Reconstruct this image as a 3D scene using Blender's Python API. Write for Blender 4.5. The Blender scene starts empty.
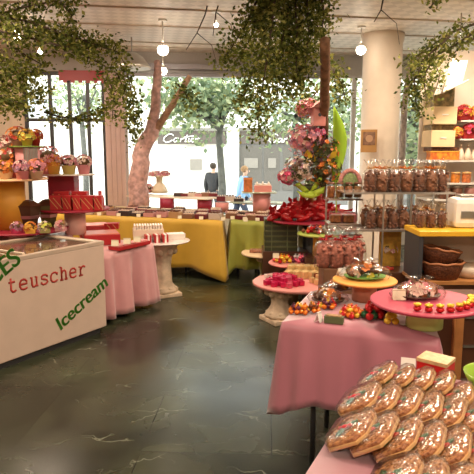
import bpy, bmesh, math, random
from mathutils import Vector, Matrix
random.seed(7)
R = random.Random(11)
C = bpy.context.scene.collection
PI = math.pi
rad = math.radians
# ------------------------------------------------------------------ camera
F = 560.0
CAMZ = 1.55
PITCH = math.atan(87/560)
cd = bpy.data.cameras.new('camera')
cam = bpy.data.objects.new('camera', cd); C.objects.link(cam)
cam.location = (0, 0, CAMZ)
cam.rotation_euler = (PI/2 - PITCH, 0, 0)
cd.sensor_width = 36; cd.lens = 36*F/474
cd.clip_start = .05; cd.clip_end = 300
bpy.context.scene.camera = cam
FW = Vector((0, math.cos(PITCH), -math.sin(PITCH)))
UP = Vector((0, math.sin(PITCH), math.cos(PITCH)))
def ray(px, py): return FW*F + Vector((1, 0, 0))*(px-237) + UP*(237-py)
def at(px, py, Y=None, z=None):
    d = ray(px, py)
    t = Y/d.y if Y is not None else (z-CAMZ)/d.z
    return Vector((0, 0, CAMZ)) + d*t
def zat(py, Y): return at(237, py, Y=Y).z
def xat(px, Y): return at(px, 150, Y=Y).x

# ------------------------------------------------------------------ materials
MATS = {}
def mat(name, col, rough=.6, metal=0, spec=.5, noise=0, nscale=8, bump=0, bscale=40, sheen=0, coat=0, trans=0, emit=None, estr=0, col2=None, alpha=1, sss=0):
    if name in MATS: return MATS[name]
    m = bpy.data.materials.new(name); m.use_nodes = True
    nt = m.node_tree; b = nt.nodes['Principled BSDF']
    b.inputs['Roughness'].default_value = rough
    b.inputs['Metallic'].default_value = metal
    b.inputs['Specular IOR Level'].default_value = spec
    b.inputs['Base Color'].default_value = (*col, 1)
    if sheen: b.inputs['Sheen Weight'].default_value = sheen
    if coat: b.inputs['Coat Weight'].default_value = coat; b.inputs['Coat Roughness'].default_value = .08
    if trans: b.inputs['Transmission Weight'].default_value = trans
    if alpha < 1: b.inputs['Alpha'].default_value = alpha
    if emit:
        b.inputs['Emission Color'].default_value = (*emit, 1); b.inputs['Emission Strength'].default_value = estr
    tc = nt.nodes.new('ShaderNodeTexCoord')
    n = nt.nodes.new('ShaderNodeTexNoise'); n.inputs['Scale'].default_value = nscale; n.inputs['Detail'].default_value = 3
    nt.links.new(tc.outputs['Object'], n.inputs['Vector'])
    r = nt.nodes.new('ShaderNodeValToRGB')
    c2 = col2 if col2 else tuple(c*(1-max(noise, .06)) for c in col)
    r.color_ramp.elements[0].position = .35; r.color_ramp.elements[1].position = .65
    r.color_ramp.elements[0].color = (*c2, 1); r.color_ramp.elements[1].color = (*col, 1)
    nt.links.new(n.outputs['Fac'], r.inputs['Fac']); nt.links.new(r.outputs['Color'], b.inputs['Base Color'])
    if bump:
        n2 = nt.nodes.new('ShaderNodeTexNoise'); n2.inputs['Scale'].default_value = bscale; n2.inputs['Detail'].default_value = 4
        nt.links.new(tc.outputs['Object'], n2.inputs['Vector'])
        bp = nt.nodes.new('ShaderNodeBump'); bp.inputs['Strength'].default_value = bump; bp.inputs['Distance'].default_value = .01
        nt.links.new(n2.outputs['Fac'], bp.inputs['Height']); nt.links.new(bp.outputs['Normal'], b.inputs['Normal'])
    MATS[name] = m
    return m
def film_mat(name, tint=(1, 1, 1), gl=.25, rough=.12, bump=.6, bscale=60):
    "clear film or glass: transparent mixed with a glossy sheen"
    if name in MATS: return MATS[name]
    m = bpy.data.materials.new(name); m.use_nodes = True
    nt = m.node_tree; nt.nodes.clear()
    o = nt.nodes.new('ShaderNodeOutputMaterial'); mx = nt.nodes.new('ShaderNodeMixShader')
    t = nt.nodes.new('ShaderNodeBsdfTransparent'); g = nt.nodes.new('ShaderNodeBsdfGlossy')
    t.inputs['Color'].default_value = (*tint, 1); g.inputs['Roughness'].default_value = rough
    lw = nt.nodes.new('ShaderNodeLayerWeight'); lw.inputs['Blend'].default_value = gl
    nt.links.new(lw.outputs['Facing'], mx.inputs['Fac'])
    nt.links.new(t.outputs[0], mx.inputs[1]); nt.links.new(g.outputs[0], mx.inputs[2]); nt.links.new(mx.outputs[0], o.inputs[0])
    if bump:
        tc = nt.nodes.new('ShaderNodeTexCoord')
        n2 = nt.nodes.new('ShaderNodeTexNoise'); n2.inputs['Scale'].default_value = bscale; n2.inputs['Detail'].default_value = 2
        nt.links.new(tc.outputs['Object'], n2.inputs['Vector'])
        bp = nt.nodes.new('ShaderNodeBump'); bp.inputs['Strength'].default_value = bump; bp.inputs['Distance'].default_value = .01
        nt.links.new(n2.outputs['Fac'], bp.inputs['Height'])
        nt.links.new(bp.outputs['Normal'], g.inputs['Normal']); nt.links.new(bp.outputs['Normal'], lw.inputs['Normal'])
    MATS[name] = m
    return m
def leaf_mat(name, col):
    if name in MATS: return MATS[name]
    m = bpy.data.materials.new(name); m.use_nodes = True
    nt = m.node_tree; nt.nodes.clear()
    o = nt.nodes.new('ShaderNodeOutputMaterial'); mx = nt.nodes.new('ShaderNodeMixShader'); mx.inputs[0].default_value = .35
    d = nt.nodes.new('ShaderNodeBsdfDiffuse'); t = nt.nodes.new('ShaderNodeBsdfTranslucent')
    d.inputs['Color'].default_value = (*col, 1); t.inputs['Color'].default_value = (min(1, col[0]*1.5), min(1, col[1]*1.4), col[2], 1)
    nt.links.new(d.outputs[0], mx.inputs[1]); nt.links.new(t.outputs[0], mx.inputs[2]); nt.links.new(mx.outputs[0], o.inputs[0])
    MATS[name] = m
    return m

def floor_mat():
    m = bpy.data.materials.new('green marble tiles'); m.use_nodes = True
    nt = m.node_tree; b = nt.nodes['Principled BSDF']; L = nt.links.new
    tc = nt.nodes.new('ShaderNodeTexCoord')
    n = nt.nodes.new('ShaderNodeTexNoise'); n.inputs['Scale'].default_value = 1.6; n.inputs['Detail'].default_value = 8; n.inputs['Distortion'].default_value = .6
    L(tc.outputs['Object'], n.inputs['Vector'])
    r = nt.nodes.new('ShaderNodeValToRGB')
    e = r.color_ramp.elements
    e[0].position = .34; e[0].color = (.009, .011, .006, 1); e[1].position = .68; e[1].color = (.050, .056, .032, 1)
    L(n.outputs['Fac'], r.inputs['Fac'])
    # thin pale veins
    nd = nt.nodes.new('ShaderNodeTexNoise'); nd.inputs['Scale'].default_value = 1.7; nd.inputs['Detail'].default_value = 5
    L(tc.outputs['Object'], nd.inputs['Vector'])
    mp = nt.nodes.new('ShaderNodeMapping'); mp.inputs['Rotation'].default_value = (0, 0, -.45); mp.inputs['Scale'].default_value = (.8, 2.6, 1)
    ma = nt.nodes.new('ShaderNodeMixRGB'); ma.blend_type = 'ADD'; ma.inputs[0].default_value = .9
    L(tc.outputs['Object'], ma.inputs[1]); L(nd.outputs['Color'], ma.inputs[2]); L(ma.outputs[0], mp.inputs['Vector'])
    v = nt.nodes.new('ShaderNodeTexVoronoi'); v.feature = 'DISTANCE_TO_EDGE'; v.inputs['Scale'].default_value = 1.3
    L(mp.outputs[0], v.inputs['Vector'])
    vr = nt.nodes.new('ShaderNodeValToRGB'); vr.color_ramp.elements[0].color = (1, 1, 1, 1); vr.color_ramp.elements[1].color = (0, 0, 0, 1); vr.color_ramp.elements[1].position = .012
    L(v.outputs['Distance'], vr.inputs['Fac'])
    nm = nt.nodes.new('ShaderNodeTexNoise'); nm.inputs['Scale'].default_value = 3.1
    L(tc.outputs['Object'], nm.inputs['Vector'])
    nr = nt.nodes.new('ShaderNodeValToRGB'); nr.color_ramp.elements[0].position = .5; nr.color_ramp.elements[1].position = .66
    L(nm.outputs['Fac'], nr.inputs['Fac'])
    mu = nt.nodes.new('ShaderNodeMath'); mu.operation = 'MULTIPLY'; L(vr.outputs['Color'], mu.inputs[0]); L(nr.outputs['Color'], mu.inputs[1])
    mu2 = nt.nodes.new('ShaderNodeMath'); mu2.operation = 'MULTIPLY'; L(mu.outputs[0], mu2.inputs[0]); mu2.inputs[1].default_value = .85
    mx = nt.nodes.new('ShaderNodeMixRGB'); L(mu2.outputs[0], mx.inputs[0]); L(r.outputs['Color'], mx.inputs[1]); mx.inputs[2].default_value = (.22, .23, .17, 1)
    # tile grid, 0.68 x 0.76 m, turned 3 degrees
    mp2 = nt.nodes.new('ShaderNodeMapping'); mp2.inputs['Rotation'].default_value = (0, 0, rad(3)); mp2.inputs['Location'].default_value = (-.038, .36, 0)
    L(tc.outputs['Object'], mp2.inputs['Vector'])
    br = nt.nodes.new('ShaderNodeTexBrick'); br.offset = 0; br.inputs['Scale'].default_value = 1
    br.inputs['Brick Width'].default_value = .68; br.inputs['Row Height'].default_value = .76
    br.inputs['Mortar Size'].default_value = .0035; br.inputs['Mortar Smooth'].default_value = .2
    br.inputs['Color1'].default_value = (.75, .75, .75, 1); br.inputs['Color2'].default_value = (1.3, 1.3, 1.3, 1); br.inputs['Mortar'].default_value = (.35, .35, .3, 1)
    L(mp2.outputs[0], br.inputs['Vector'])
    mm = nt.nodes.new('ShaderNodeMixRGB'); mm.blend_type = 'MULTIPLY'; mm.inputs[0].default_value = 1
    L(mx.outputs[0], mm.inputs[1]); L(br.outputs['Color'], mm.inputs[2]); L(mm.outputs[0], b.inputs['Base Color'])
    rr = nt.nodes.new('ShaderNodeMapRange'); rr.inputs['To Min'].default_value = .14; rr.inputs['To Max'].default_value = .38
    L(nd.outputs['Fac'], rr.inputs['Value']); L(rr.outputs[0], b.inputs['Roughness'])
    b.inputs['Specular IOR Level'].default_value = .42
    bp = nt.nodes.new('ShaderNodeBump'); bp.inputs['Strength'].default_value = .15; bp.inputs['Distance'].default_value = .01
    L(n.outputs['Fac'], bp.inputs['Height']); L(bp.outputs[0], b.inputs['Normal'])
    return m
def ceiling_mat():
    m = bpy.data.materials.new('perforated ceiling panels'); m.use_nodes = True
    nt = m.node_tree; b = nt.nodes['Principled BSDF']; L = nt.links.new
    b.inputs['Roughness'].default_value = .5
    tc = nt.nodes.new('ShaderNodeTexCoord')
    mp = nt.nodes.new('ShaderNodeMapping'); mp.inputs['Rotation'].default_value = (0, 0, rad(-10+45)); L(tc.outputs['Object'], mp.inputs['Vector'])
    ch = nt.nodes.new('ShaderNodeTexChecker'); ch.inputs['Scale'].default_value = 9
    ch.inputs['Color1'].default_value = (.86, .75, .64, 1); ch.inputs['Color2'].default_value = (.72, .62, .52, 1)
    L(mp.outputs[0], ch.inputs['Vector']); L(ch.outputs['Color'], b.inputs['Base Color'])
    return m

# ------------------------------------------------------------------ mesh helper
class MB:
    def __init__(s): s.bm = bmesh.new(); s.mi = 0; s.sm = False
    def _fin(s, vs0, fs0):
        pass
    def slot(s, i): s.mi = i; return s
    def faces_from(s, n0, smooth=False):
        s.bm.faces.ensure_lookup_table()
        for f in s.bm.faces[n0:]: f.material_index = s.mi; f.smooth = smooth
    def box(s, c, size, rz=0, bev=0, rot=None):
        n0 = len(s.bm.faces)
        r = bmesh.ops.create_cube(s.bm, size=1)
        vs = r['verts']
        M = Matrix.Translation(Vector(c)) @ (rot if rot is not None else Matrix.Rotation(rz, 4, 'Z')) @ Matrix.Diagonal((*size, 1))
        bmesh.ops.transform(s.bm, matrix=M, verts=vs)
        if bev:
            es = list({e for v in vs for e in v.link_edges})
            bmesh.ops.bevel(s.bm, geom=es, offset=bev, segments=2, affect='EDGES', profile=.6)
        s.faces_from(n0); return s
    def lathe(s, prof, c=(0, 0, 0), n=32, sx=1, sy=1, smooth=True, wob=None, cap=True):
        n0 = len(s.bm.faces)
        rings = []
        for (r, z) in prof:
            ring = []
            for i in range(n):
                a = 2*PI*i/n
                rr = r*(wob(a, z) if wob else 1)
                ring.append(s.bm.verts.new((c[0]+rr*math.cos(a)*sx, c[1]+rr*math.sin(a)*sy, c[2]+z)))
            rings.append(ring)
        for k in range(len(rings)-1):
            for i in range(n):
                j = (i+1) % n
                s.bm.faces.new((rings[k][i], rings[k][j], rings[k+1][j], rings[k+1][i]))
        if cap:
            s.bm.faces.new(list(reversed(rings[0]))); s.bm.faces.new(rings[-1])
        s.faces_from(n0, smooth)
        if cap and smooth:
            s.bm.faces.ensure_lookup_table()
            s.bm.faces[-1].smooth = False; s.bm.faces[-2].smooth = False
        return s
    def cyl(s, c, r, h, n=24, r2=None, sx=1, sy=1):
        return s.lathe([(r, 0), (r if r2 is None else r2, h)], c, n, sx, sy)
    def ball(s, c, r, sc=(1, 1, 1), sub=2, jit=0, rot=None):
        n0 = len(s.bm.faces)
        q = bmesh.ops.create_icosphere(s.bm, subdivisions=sub, radius=r)
        for v in q['verts']:
            if jit: v.co *= 1+R.uniform(-jit, jit)
            v.co = Vector((v.co.x*sc[0], v.co.y*sc[1], v.co.z*sc[2]))
            if rot is not None: v.co = rot @ v.co
            v.co += Vector(c)
        s.faces_from(n0, True); return s
    def tube(s, pts, r, n=8, r2=None, smooth=True):
        n0 = len(s.bm.faces)
        pts = [Vector(p) for p in pts]; rings = []
        m = len(pts); up0 = None
        for k, p in enumerate(pts):
            t = (pts[min(k+1, m-1)]-pts[max(k-1, 0)]).normalized()
            if up0 is None:
                u = t.cross(Vector((0, 0, 1)))
                if u.length < .05: u = t.cross(Vector((1, 0, 0)))
            else: u = up0-t*up0.dot(t)
            u.normalize(); up0 = u; w = t.cross(u)
            q = r[k] if isinstance(r, (list, tuple)) else (r+(r2-r)*k/max(1, m-1) if r2 is not None else r)
            rings.append([s.bm.verts.new(p+u*q*math.cos(2*PI*i/n)+w*q*math.sin(2*PI*i/n)) for i in range(n)])
        for k in range(m-1):
            for i in range(n):
                j = (i+1) % n
                s.bm.faces.new((rings[k][i], rings[k][j], rings[k+1][j], rings[k+1][i]))
        s.bm.faces.new(rings[0]); s.bm.faces.new(list(reversed(rings[-1])))
        s.faces_from(n0, smooth); return s
    def poly(s, vs, smooth=False):
        n0 = len(s.bm.faces)
        s.bm.faces.new([s.bm.verts.new(Vector(v)) for v in vs]); s.faces_from(n0, smooth); return s
    def prism(s, outline, z0, z1, M=None, bev=0):
        "outline (x, y) extruded from z0 to z1"
        n0 = len(s.bm.faces); M = M or Matrix.Identity(4)
        lo = [s.bm.verts.new(M @ Vector((x, y, z0))) for x, y in outline]
        hi = [s.bm.verts.new(M @ Vector((x, y, z1))) for x, y in outline]
        n = len(outline)
        s.bm.faces.new(list(reversed(lo))); s.bm.faces.new(hi)
        for i in range(n):
            j = (i+1) % n; s.bm.faces.new((lo[i], lo[j], hi[j], hi[i]))
        s.faces_from(n0); return s
    def build(s, name, m, parent=None, loc=(0, 0, 0), rz=0, rot=None, solid=0, sub=0, bevel=0):
        bmesh.ops.recalc_face_normals(s.bm, faces=[f for f in s.bm.faces if True]) if not getattr(s, 'nonorm', False) else None
        me = bpy.data.meshes.new(name); s.bm.to_mesh(me); s.bm.free()
        o = bpy.data.objects.new(name, me); C.objects.link(o)
        for q in (m if isinstance(m, (list, tuple)) else [m]): me.materials.append(q)
        o.parent = parent; o.location = loc
        o.rotation_euler = rot if rot is not None else (0, 0, rz)
        if bevel:
            b = o.modifiers.new('bevel', 'BEVEL'); b.width = bevel; b.segments = 2; b.limit_method = 'ANGLE'
        if sub: q = o.modifiers.new('sub', 'SUBSURF'); q.levels = sub; q.render_levels = sub
        if solid: q = o.modifiers.new('solid', 'SOLIDIFY'); q.thickness = solid; q.offset = -1
        return o
def tag(o, label=None, cat=None, group=None, kind=None):
    if label: o['label'] = label
    if cat: o['category'] = cat
    if group: o['group'] = group
    if kind: o['kind'] = kind
    return o
def thing(name, label, cat, loc=(0, 0, 0), rz=0, group=None):
    o = bpy.data.objects.new(name, None); C.objects.link(o); o.empty_display_size = .05
    o.location = loc; o.rotation_euler = (0, 0, rz)
    return tag(o, label, cat, group)
KIDS = {}
def dup(root, label, loc, rz=0, group=None, rot=None, scale=None, swap=None):
    def cp(o, par):
        c = o.copy(); C.objects.link(c)
        if par is not None: c.parent = par
        for k in list(o.children): cp(k, c)
        if swap and c.type == 'MESH':
            for i, sl in enumerate(c.material_slots):
                if sl.material and sl.material.name in swap:
                    sl.link = 'OBJECT'; sl.material = swap[sl.material.name]
        return c
    c = cp(root, None); c.location = loc; c.rotation_euler = rot if rot is not None else (0, 0, rz)
    if scale: c.scale = (scale,)*3 if not isinstance(scale, (tuple, list)) else scale
    c['label'] = label
    if group: c['group'] = group
    return c
ORD = ['first', 'second', 'third', 'fourth', 'fifth', 'sixth', 'seventh', 'eighth', 'ninth', 'tenth', 'eleventh', 'twelfth', 'thirteenth', 'fourteenth', 'fifteenth', 'sixteenth', 'seventeenth', 'eighteenth', 'nineteenth', 'twentieth']
def struct(name, mb, m, parent=None, **k):
    o = mb.build(name, m, parent, **k)
    if parent is None: o['kind'] = 'structure'
    return o

# colours
cream = mat('cream paint', (.78, .66, .52), .6)
white = mat('white paint', (.8, .76, .7), .5)
pinkcloth = mat('pink satin cloth', (.47, .175, .225), .42, sheen=.5, noise=.08, nscale=3, bump=.12, bscale=9)
palepink = mat('pale pink satin', (.62, .30, .31), .38, sheen=.4, noise=.08, bump=.12, bscale=9)
yellowcloth = mat('yellow cloth', (.62, .37, .03), .6, sheen=.3, bump=.15, bscale=8)
greencloth = mat('green satin cloth', (.34, .36, .05), .5, sheen=.3, bump=.15, bscale=8)
pinkpaint = mat('pink paint', (.80, .33, .32), .5)
pinkboard = mat('salmon pink board', (.72, .28, .25), .45)
hotboard = mat('raspberry pink board', (.50, .07, .12), .45)
crimson = mat('crimson board', (.30, .012, .035), .45)
red = mat('red paper', (.43, .018, .022), .4)
redsatin = mat('red satin', (.45, .008, .012), .35, noise=.5, nscale=15)
gold = mat('gold ribbon', (.62, .36, .15), .35, metal=.4)
ochre = mat('ochre paint', (.68, .34, .04), .5)
limepaint = mat('lime paint', (.74, .92, .30), .5)
wood = mat('dark wood', (.10, .038, .018), .4, noise=.4, nscale=6)
owood = mat('orange wood', (.50, .22, .07), .4, noise=.25, nscale=10)
choc = mat('chocolate', (.20, .075, .035), .55, noise=.7, nscale=55, spec=.5)
amber = mat('amber sweets', (.32, .11, .03), .35, noise=.6, nscale=50)
nuts = mat('almond brittle', (.60, .27, .09), .5, noise=.6, nscale=45, col2=(.22, .06, .02), bump=.7, bscale=110)
cardm = mat('cream card', (.82, .74, .55), .7)
greybox = mat('metal trim', (.55, .53, .5), .3, metal=.9)
darkframe = mat('dark frame', (.05, .05, .055), .4)
greenbox = mat('dark green paper box', (.035, .045, .018), .45)
stone = mat('plaster capital', (.72, .56, .40), .75, noise=.3, nscale=12, bump=.6, bscale=30)
film = film_mat('clear film', gl=.12)
film2 = film_mat('crinkled film', gl=.17, rough=.16, bump=.5, bscale=35)
glass = film_mat('clear glass', (.96, .99, .97), gl=.12, rough=.02, bump=0)
barkm = mat('tan bark', (.24, .12, .06), .8, noise=.5, nscale=20, bump=.8)
twigm = mat('dark twig', (.06, .035, .02), .8)
pinkbark = mat('pink birch bark', (.72, .45, .42), .7, noise=.5, nscale=14, bump=1, bscale=25)
lf = [leaf_mat('olive leaf', (.135, .155, .042)), leaf_mat('dark leaf', (.06, .08, .025)), leaf_mat('pale leaf', (.31, .31, .10))]

# ------------------------------------------------------------------ room shell (wall grid turned 10 degrees)
WA = rad(6)
U = Vector((math.cos(WA), math.sin(WA), 0)); V = Vector((-math.sin(WA), math.cos(WA), 0))
W0 = Vector((0, 8.9, 0))          # a point on the window wall
HZ = 3.0
def wp(s, d=0, z=0): return W0 + U*s + V*d + Vector((0, 0, z))
def on_wall(px, py, d=0):
    "coordinate s along the window wall and height z seen at a pixel"
    o = Vector((0, 0, CAMZ)); r = ray(px, py)
    n = V; t = ((W0+V*d-o).dot(n))/r.dot(n); p = o+r*t
    return (p-W0).dot(U), p.z
SL, SR = -4.4, 4.3
fl = [wp(SL, .15, -.05), wp(SR, .15, -.05), Vector((4.3, -3, -.05)), Vector((-4.6, -3, -.05))]
m = MB(); m.box((0, 3.2, -.05), (10.5, 13, .1)); struct('floor', m, floor_mat())
m = MB(); m.box((0, 3.2, HZ+.06), (10.5, 13, .12)); struct('ceiling', m, ceiling_mat())
plaster = mat('warm wall plaster', (.70, .55, .42), .8)
m = MB(); m.box((-4.75, 3.2, HZ/2), (.15, 13, HZ)); struct('wall_left', m, plaster)
m = MB(); m.box((4.6, 3.2, HZ/2), (.15, 13, HZ)); struct('wall_right', m, mat('white wall', (.75, .68, .6), .8))
m = MB(); m.box((0, -3.2, HZ/2), (10.5, .15, HZ)); struct('wall_rear', m, plaster)
# ceiling battens
CA = rad(10)
cu = Vector((math.cos(CA), math.sin(CA), 0)); cv = Vector((-math.sin(CA), math.cos(CA), 0))
batm = mat('ceiling batten', (.72, .62, .53), .5)
for i, py in enumerate((60, 45, 29, 12, -12, -50, -110)):
    c = at(200, py, z=HZ)
    if c.y > 8.6: c.y = 8.5
    m = MB(); m.box((0, 0, -.007), (9.0, .05, .014), 0)
    struct('trim_%d' % (i+1), m, batm, loc=(c.x*0+.0, c.y, HZ-.001), rz=CA)

# window wall: bulkhead, head, piers, frames, panes
alum = mat('white aluminium', (.72, .70, .69), .4)
def wbox(mb, s0, s1, z0, z1, d0, d1):
    c = wp((s0+s1)/2, (d0+d1)/2, (z0+z1)/2); mb.box(c, (s1-s0, d1-d0, z1-z0), WA)
zh = on_wall(200, 74)[1]      # window head height
m = MB(); wbox(m, SL, SR, zh, HZ, -.08, .12); struct('wall_window', m, mat('grey head panel', (.5, .47, .45), .5))
m = MB(); wbox(m, -2.0, SR, 0, .5, -.05, .1); struct('wall_bulkhead', m, white)
s1 = on_wall(107, 150)[0]; s2 = on_wall(126, 150)[0]
m = MB(); wbox(m, s1, s2, 0, zh, -.12, .15)
for k in range(1, 4): wbox(m, s1+(s2-s1)*k/4-.008, s1+(s2-s1)*k/4+.008, 0, zh, -.135, -.12)
struct('trim_8', m, mat('pinkish pier paint', (.62, .45, .42), .5))
def window(idx, sa, sb, z0, z1, mull=(), bars=(), name='window', fm=alum, w=.035):
    root = bpy.data.objects.new('%s_%d' % (name, idx), None); C.objects.link(root); root['kind'] = 'structure'
    m = MB()
    wbox(m, sa, sb, z1-w, z1, -.03, .03); wbox(m, sa, sb, z0, z0+w, -.03, .03)
    for q in (sa+w/2, sb-w/2)+tuple(mull): wbox(m, q-w/2, q+w/2, z0+w, z1-w, -.03, .03)
    for zb in bars: wbox(m, sa+w, sb-w, zb-w/2, zb+w/2, -.025, .025)
    m.build('window_frame', fm, root)
    m = MB(); wbox(m, sa+w, sb-w, z0+w, z1-w, -.004, .004); m.build('pane', glass, root)
    return root
sl0 = on_wall(27, 150)[0]
window(1, sl0, s1, .02, zh, [on_wall(p, 150)[0] for p in (53, 72, 90)], [on_wall(60, 120)[1]], 'door', darkframe, .05)
window(1, s2, on_wall(352, 150)[0], .5, zh)
window(2, on_wall(352, 150)[0], SR, .5, zh, [on_wall(404, 150)[0]], (), 'window', alum)
m = MB(); wbox(m, SL, sl0, 0, zh, -.05, .1); struct('wall_pier', m, plaster)
# track rail below the head
m = MB(); wbox(m, s2, 1.4, zh+.04, zh+.12, -.2, -.081); wbox(m, s2, 1.4, zh-.06, zh-.02, -.16, -.06)
struct('trim_9', m, mat('grey blue rail', (.38, .36, .40), .4))
# red banner over the door
a = on_wall(60, 73); b = on_wall(106, 79)
m = MB()
for k in range(12):
    x0 = a[0]+(b[0]-a[0])*k/12; x1 = a[0]+(b[0]-a[0])*(k+1)/12
    wbox(m, x0, x1, a[1]-.12-.03*(k % 2), a[1]+.03, -.1, -.085)
tag(m.build('red_valance', red), 'red scalloped valance above the glass door at left', 'valance')

# column
cp = at(379, 150, Y=7.4)
m = MB(); m.lathe([(.255, 0), (.255, .1), (.245, .12), (.245, HZ-.12), (.26, HZ-.08), (.26, HZ-.0)], (cp.x, cp.y, 0), 48)
o = m.build('column', mat('cream column paint', (.80, .68, .56), .45, bump=.1, bscale=3)); o['kind'] = 'structure'
# picture on column
p = at(368.5, 141, Y=7.1)
t = thing('framed_poster', 'brown and gold poster fixed on the cream column', 'poster', (p.x, 7.08, p.z))
m = MB(); m.box((0, 0, 0), (.20, .012, .28)); m.build('backing', mat('gold poster paper', (.45, .24, .08), .5), t)
m = MB(); m.box((0, -.008, .03), (.15, .004, .16)); m.cyl((0, 0, 0), .001, .001, 6); m.build('print', mat('brown print', (.30, .16, .10), .5, noise=.5, nscale=20), t)
m = MB(); m.lathe([(.045, 0), (.045, .004)], (0, 0, 0), 20); m.build('seal', mat('print tan', (.5, .3, .18), .5), t, loc=(0, -.011, .03), rot=(PI/2, 0, 0))

# ------------------------------------------------------------------ lamps of the room, then added fill lights
bulb = mat('lit bulb', (1, 1, 1), emit=(1, .86, .66), estr=28)
def lamp(px, py, Y, label, r=.045):
    p = at(px, py, Y=Y)
    t = thing('ceiling_spotlight', label, 'ceiling light', (p.x, p.y, HZ), group='ceiling spotlights')
    drop = HZ-p.z
    m = MB(); m.cyl((0, 0, -.02), .05, .02, 20); m.tube([(0, 0, 0), (0, 0, -drop+.02)], .008); m.build('stem', white, t)
    m = MB(); m.lathe([(r*.8, -drop+r*.75), (r*.6, -drop+r*1.3), (.02, -drop+r*1.5)], (0, .0, 0), 20, cap=False); m.build('shade', white, t, )
    m = MB(); m.ball((0, -.0, -drop), r*1.15, sub=2); m.build('bulb', bulb, t)
lamp(163, 50, 6.6, 'bright round ceiling spotlight, upper of the two above the window shelf', .055)
lamp(163, 71, 8.2, 'bright round spotlight by the window head, lower of the two at left', .05)
lamp(216, 25, 6.2, 'small spotlight on a stem left of the large hanging foliage', .022)
lamp(361, 50, 6.95, 'bright spotlight glowing beside the top of the cream column', .05)
lamp(17, 37, 6.4, 'small spotlight glowing through the leaves at upper left corner', .04)
lamp(40, 52, 7.2, 'small spotlight between leaves above the glass door', .025)
LC = (1, .80, .60)
def area(loc, power, size=.5, col=LC, tilt=(0, 0, 0)):
    l = bpy.data.lights.new('ceiling lamp', 'AREA'); l.shape = 'DISK'; l.size = size; l.energy = power; l.color = col
    o = bpy.data.objects.new('ceiling_fill_light', l); C.objects.link(o); o.location = loc; o.rotation_euler = tilt
for (x, y, pw) in ((-2.4, 4.2, 55), (0.3, 3.6, 38), (2.2, 3.2, 65), (-1.6, 1.2, 40), (1.2, 1.0, 60), (-2.5, 6.6, 60), (2.3, 5.6, 65), (0.4, 6.2, 40), (0, -1.5, 95)):
    area((x, y, HZ-.09), pw)  # unseen disk lights added to brighten the room, the rearmost as frontal fill

# silver hanging reflector near the pier
p = at(132, 60, Y=7.6)
t = thing('hanging_reflector_lamp', 'silver dome reflector lamp hanging beside the window pier', 'lamp', (p.x, p.y, p.z))
m = MB(); m.lathe([(.24, -.1), (.22, -.06), (.14, .04), (.06, .09), (.02, .1)], n=36, cap=False); m.build('shade', greybox, t, solid=.004)
m = MB(); m.tube([(0, 0, .09), (0, 0, HZ-p.z)], .01); m.build('stem', greybox, t)
m = MB(); m.lathe([(.243, -.11), (.25, -.1), (.243, -.09)], n=36); m.build('rim', white, t)

# ------------------------------------------------------------------ outside
STZ = -.5
m = MB(); m.box((0, 39.3, STZ-.1), (120, 60, .2)); struct('street', m, mat('pale paving', (.62, .6, .57), .7))
YF = 21
fx = lambda px: xat(px, YF)
fz = lambda py: zat(py, YF)
stonef = mat('pale facade stone', (.80, .78, .74), .7)
taupe = mat('taupe sign panel', (.12, .10, .09), .7, spec=.2)
greystone = mat('grey shopfront stone', (.16, .155, .15), .7, spec=.2)
t = thing('shop_building', 'pale shop building across the street with taupe sign band', 'building', (0, YF, STZ))
def fbox(m, x0, x1, y0, y1, d0, d1): # pixels across, heights y, depth offsets
    X0, X1 = fx(x0), fx(x1); Z1, Z0 = fz(y0)-STZ, fz(y1)-STZ
    m.box(((X0+X1)/2, (d0+d1)/2, (Z0+Z1)/2), (X1-X0, d1-d0, Z1-Z0))
gz = fz(132)
m = MB(); m.box((0, .6, 3.2), (60, 1, 6.4)); 
m.build('wall', stonef, t)
m = MB(); fbox(m, -60, 560, 118, 128, -.25, .1); fbox(m, -60, 560, 96, 99, -.15, .1); m.build('cornice', stonef, t)
for (x0, x1) in ((158, 226), (240, 350), (362, 420)):
    m = MB(); fbox(m, x0, x1, 131, 144, -.06, .11); m.build('sign_band', taupe, t)
for (x0, x1, y0, y1) in ((239, 352, 144, 215), (362, 425, 144, 215)):
    m = MB(); fbox(m, x0, x1, y0, y1, -.02, .1); m.build('shopfront', greystone, t)
greyglass = mat('grey display glass', (.12, .11, .10), .3, spec=.3)
for (x0, x1, y0, y1) in ((240, 262, 146, 190), (264, 280, 146, 190), (283, 300, 146, 190), (303, 345, 146, 190), (186, 206, 147, 192)):
    m = MB(); fbox(m, x0, x1, y0, y1, -.05, .11); f = m.build('display_window', greyglass if x0 > 200 else mat('pale display glass', (.6, .58, .55), .2), t)
    m = MB(); fbox(m, x0+4, x1-4, y0+12, y1-22, -.08, -.05); m.build('display_panel', mat('beige display panel', (.22, .2, .18), .6), f)
m = MB(); fbox(m, 227, 239, 127, 215, -.18, .1)
for y in range(135, 210, 8): fbox(m, 227, 239, y, y+.5, -.185, -.18)
m.build('pilaster', mat('pale blue stone', (.70, .74, .74), .6), t)
for (x0, x1) in ((20, 60), (75, 115), (250, 300), (330, 380), (400, 450)):
    m = MB(); fbox(m, x0, x1, 100, 117, -.02, .11); m.build('upper_window', mat('upper window glass', (.5, .55, .58), .2), t)
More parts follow.
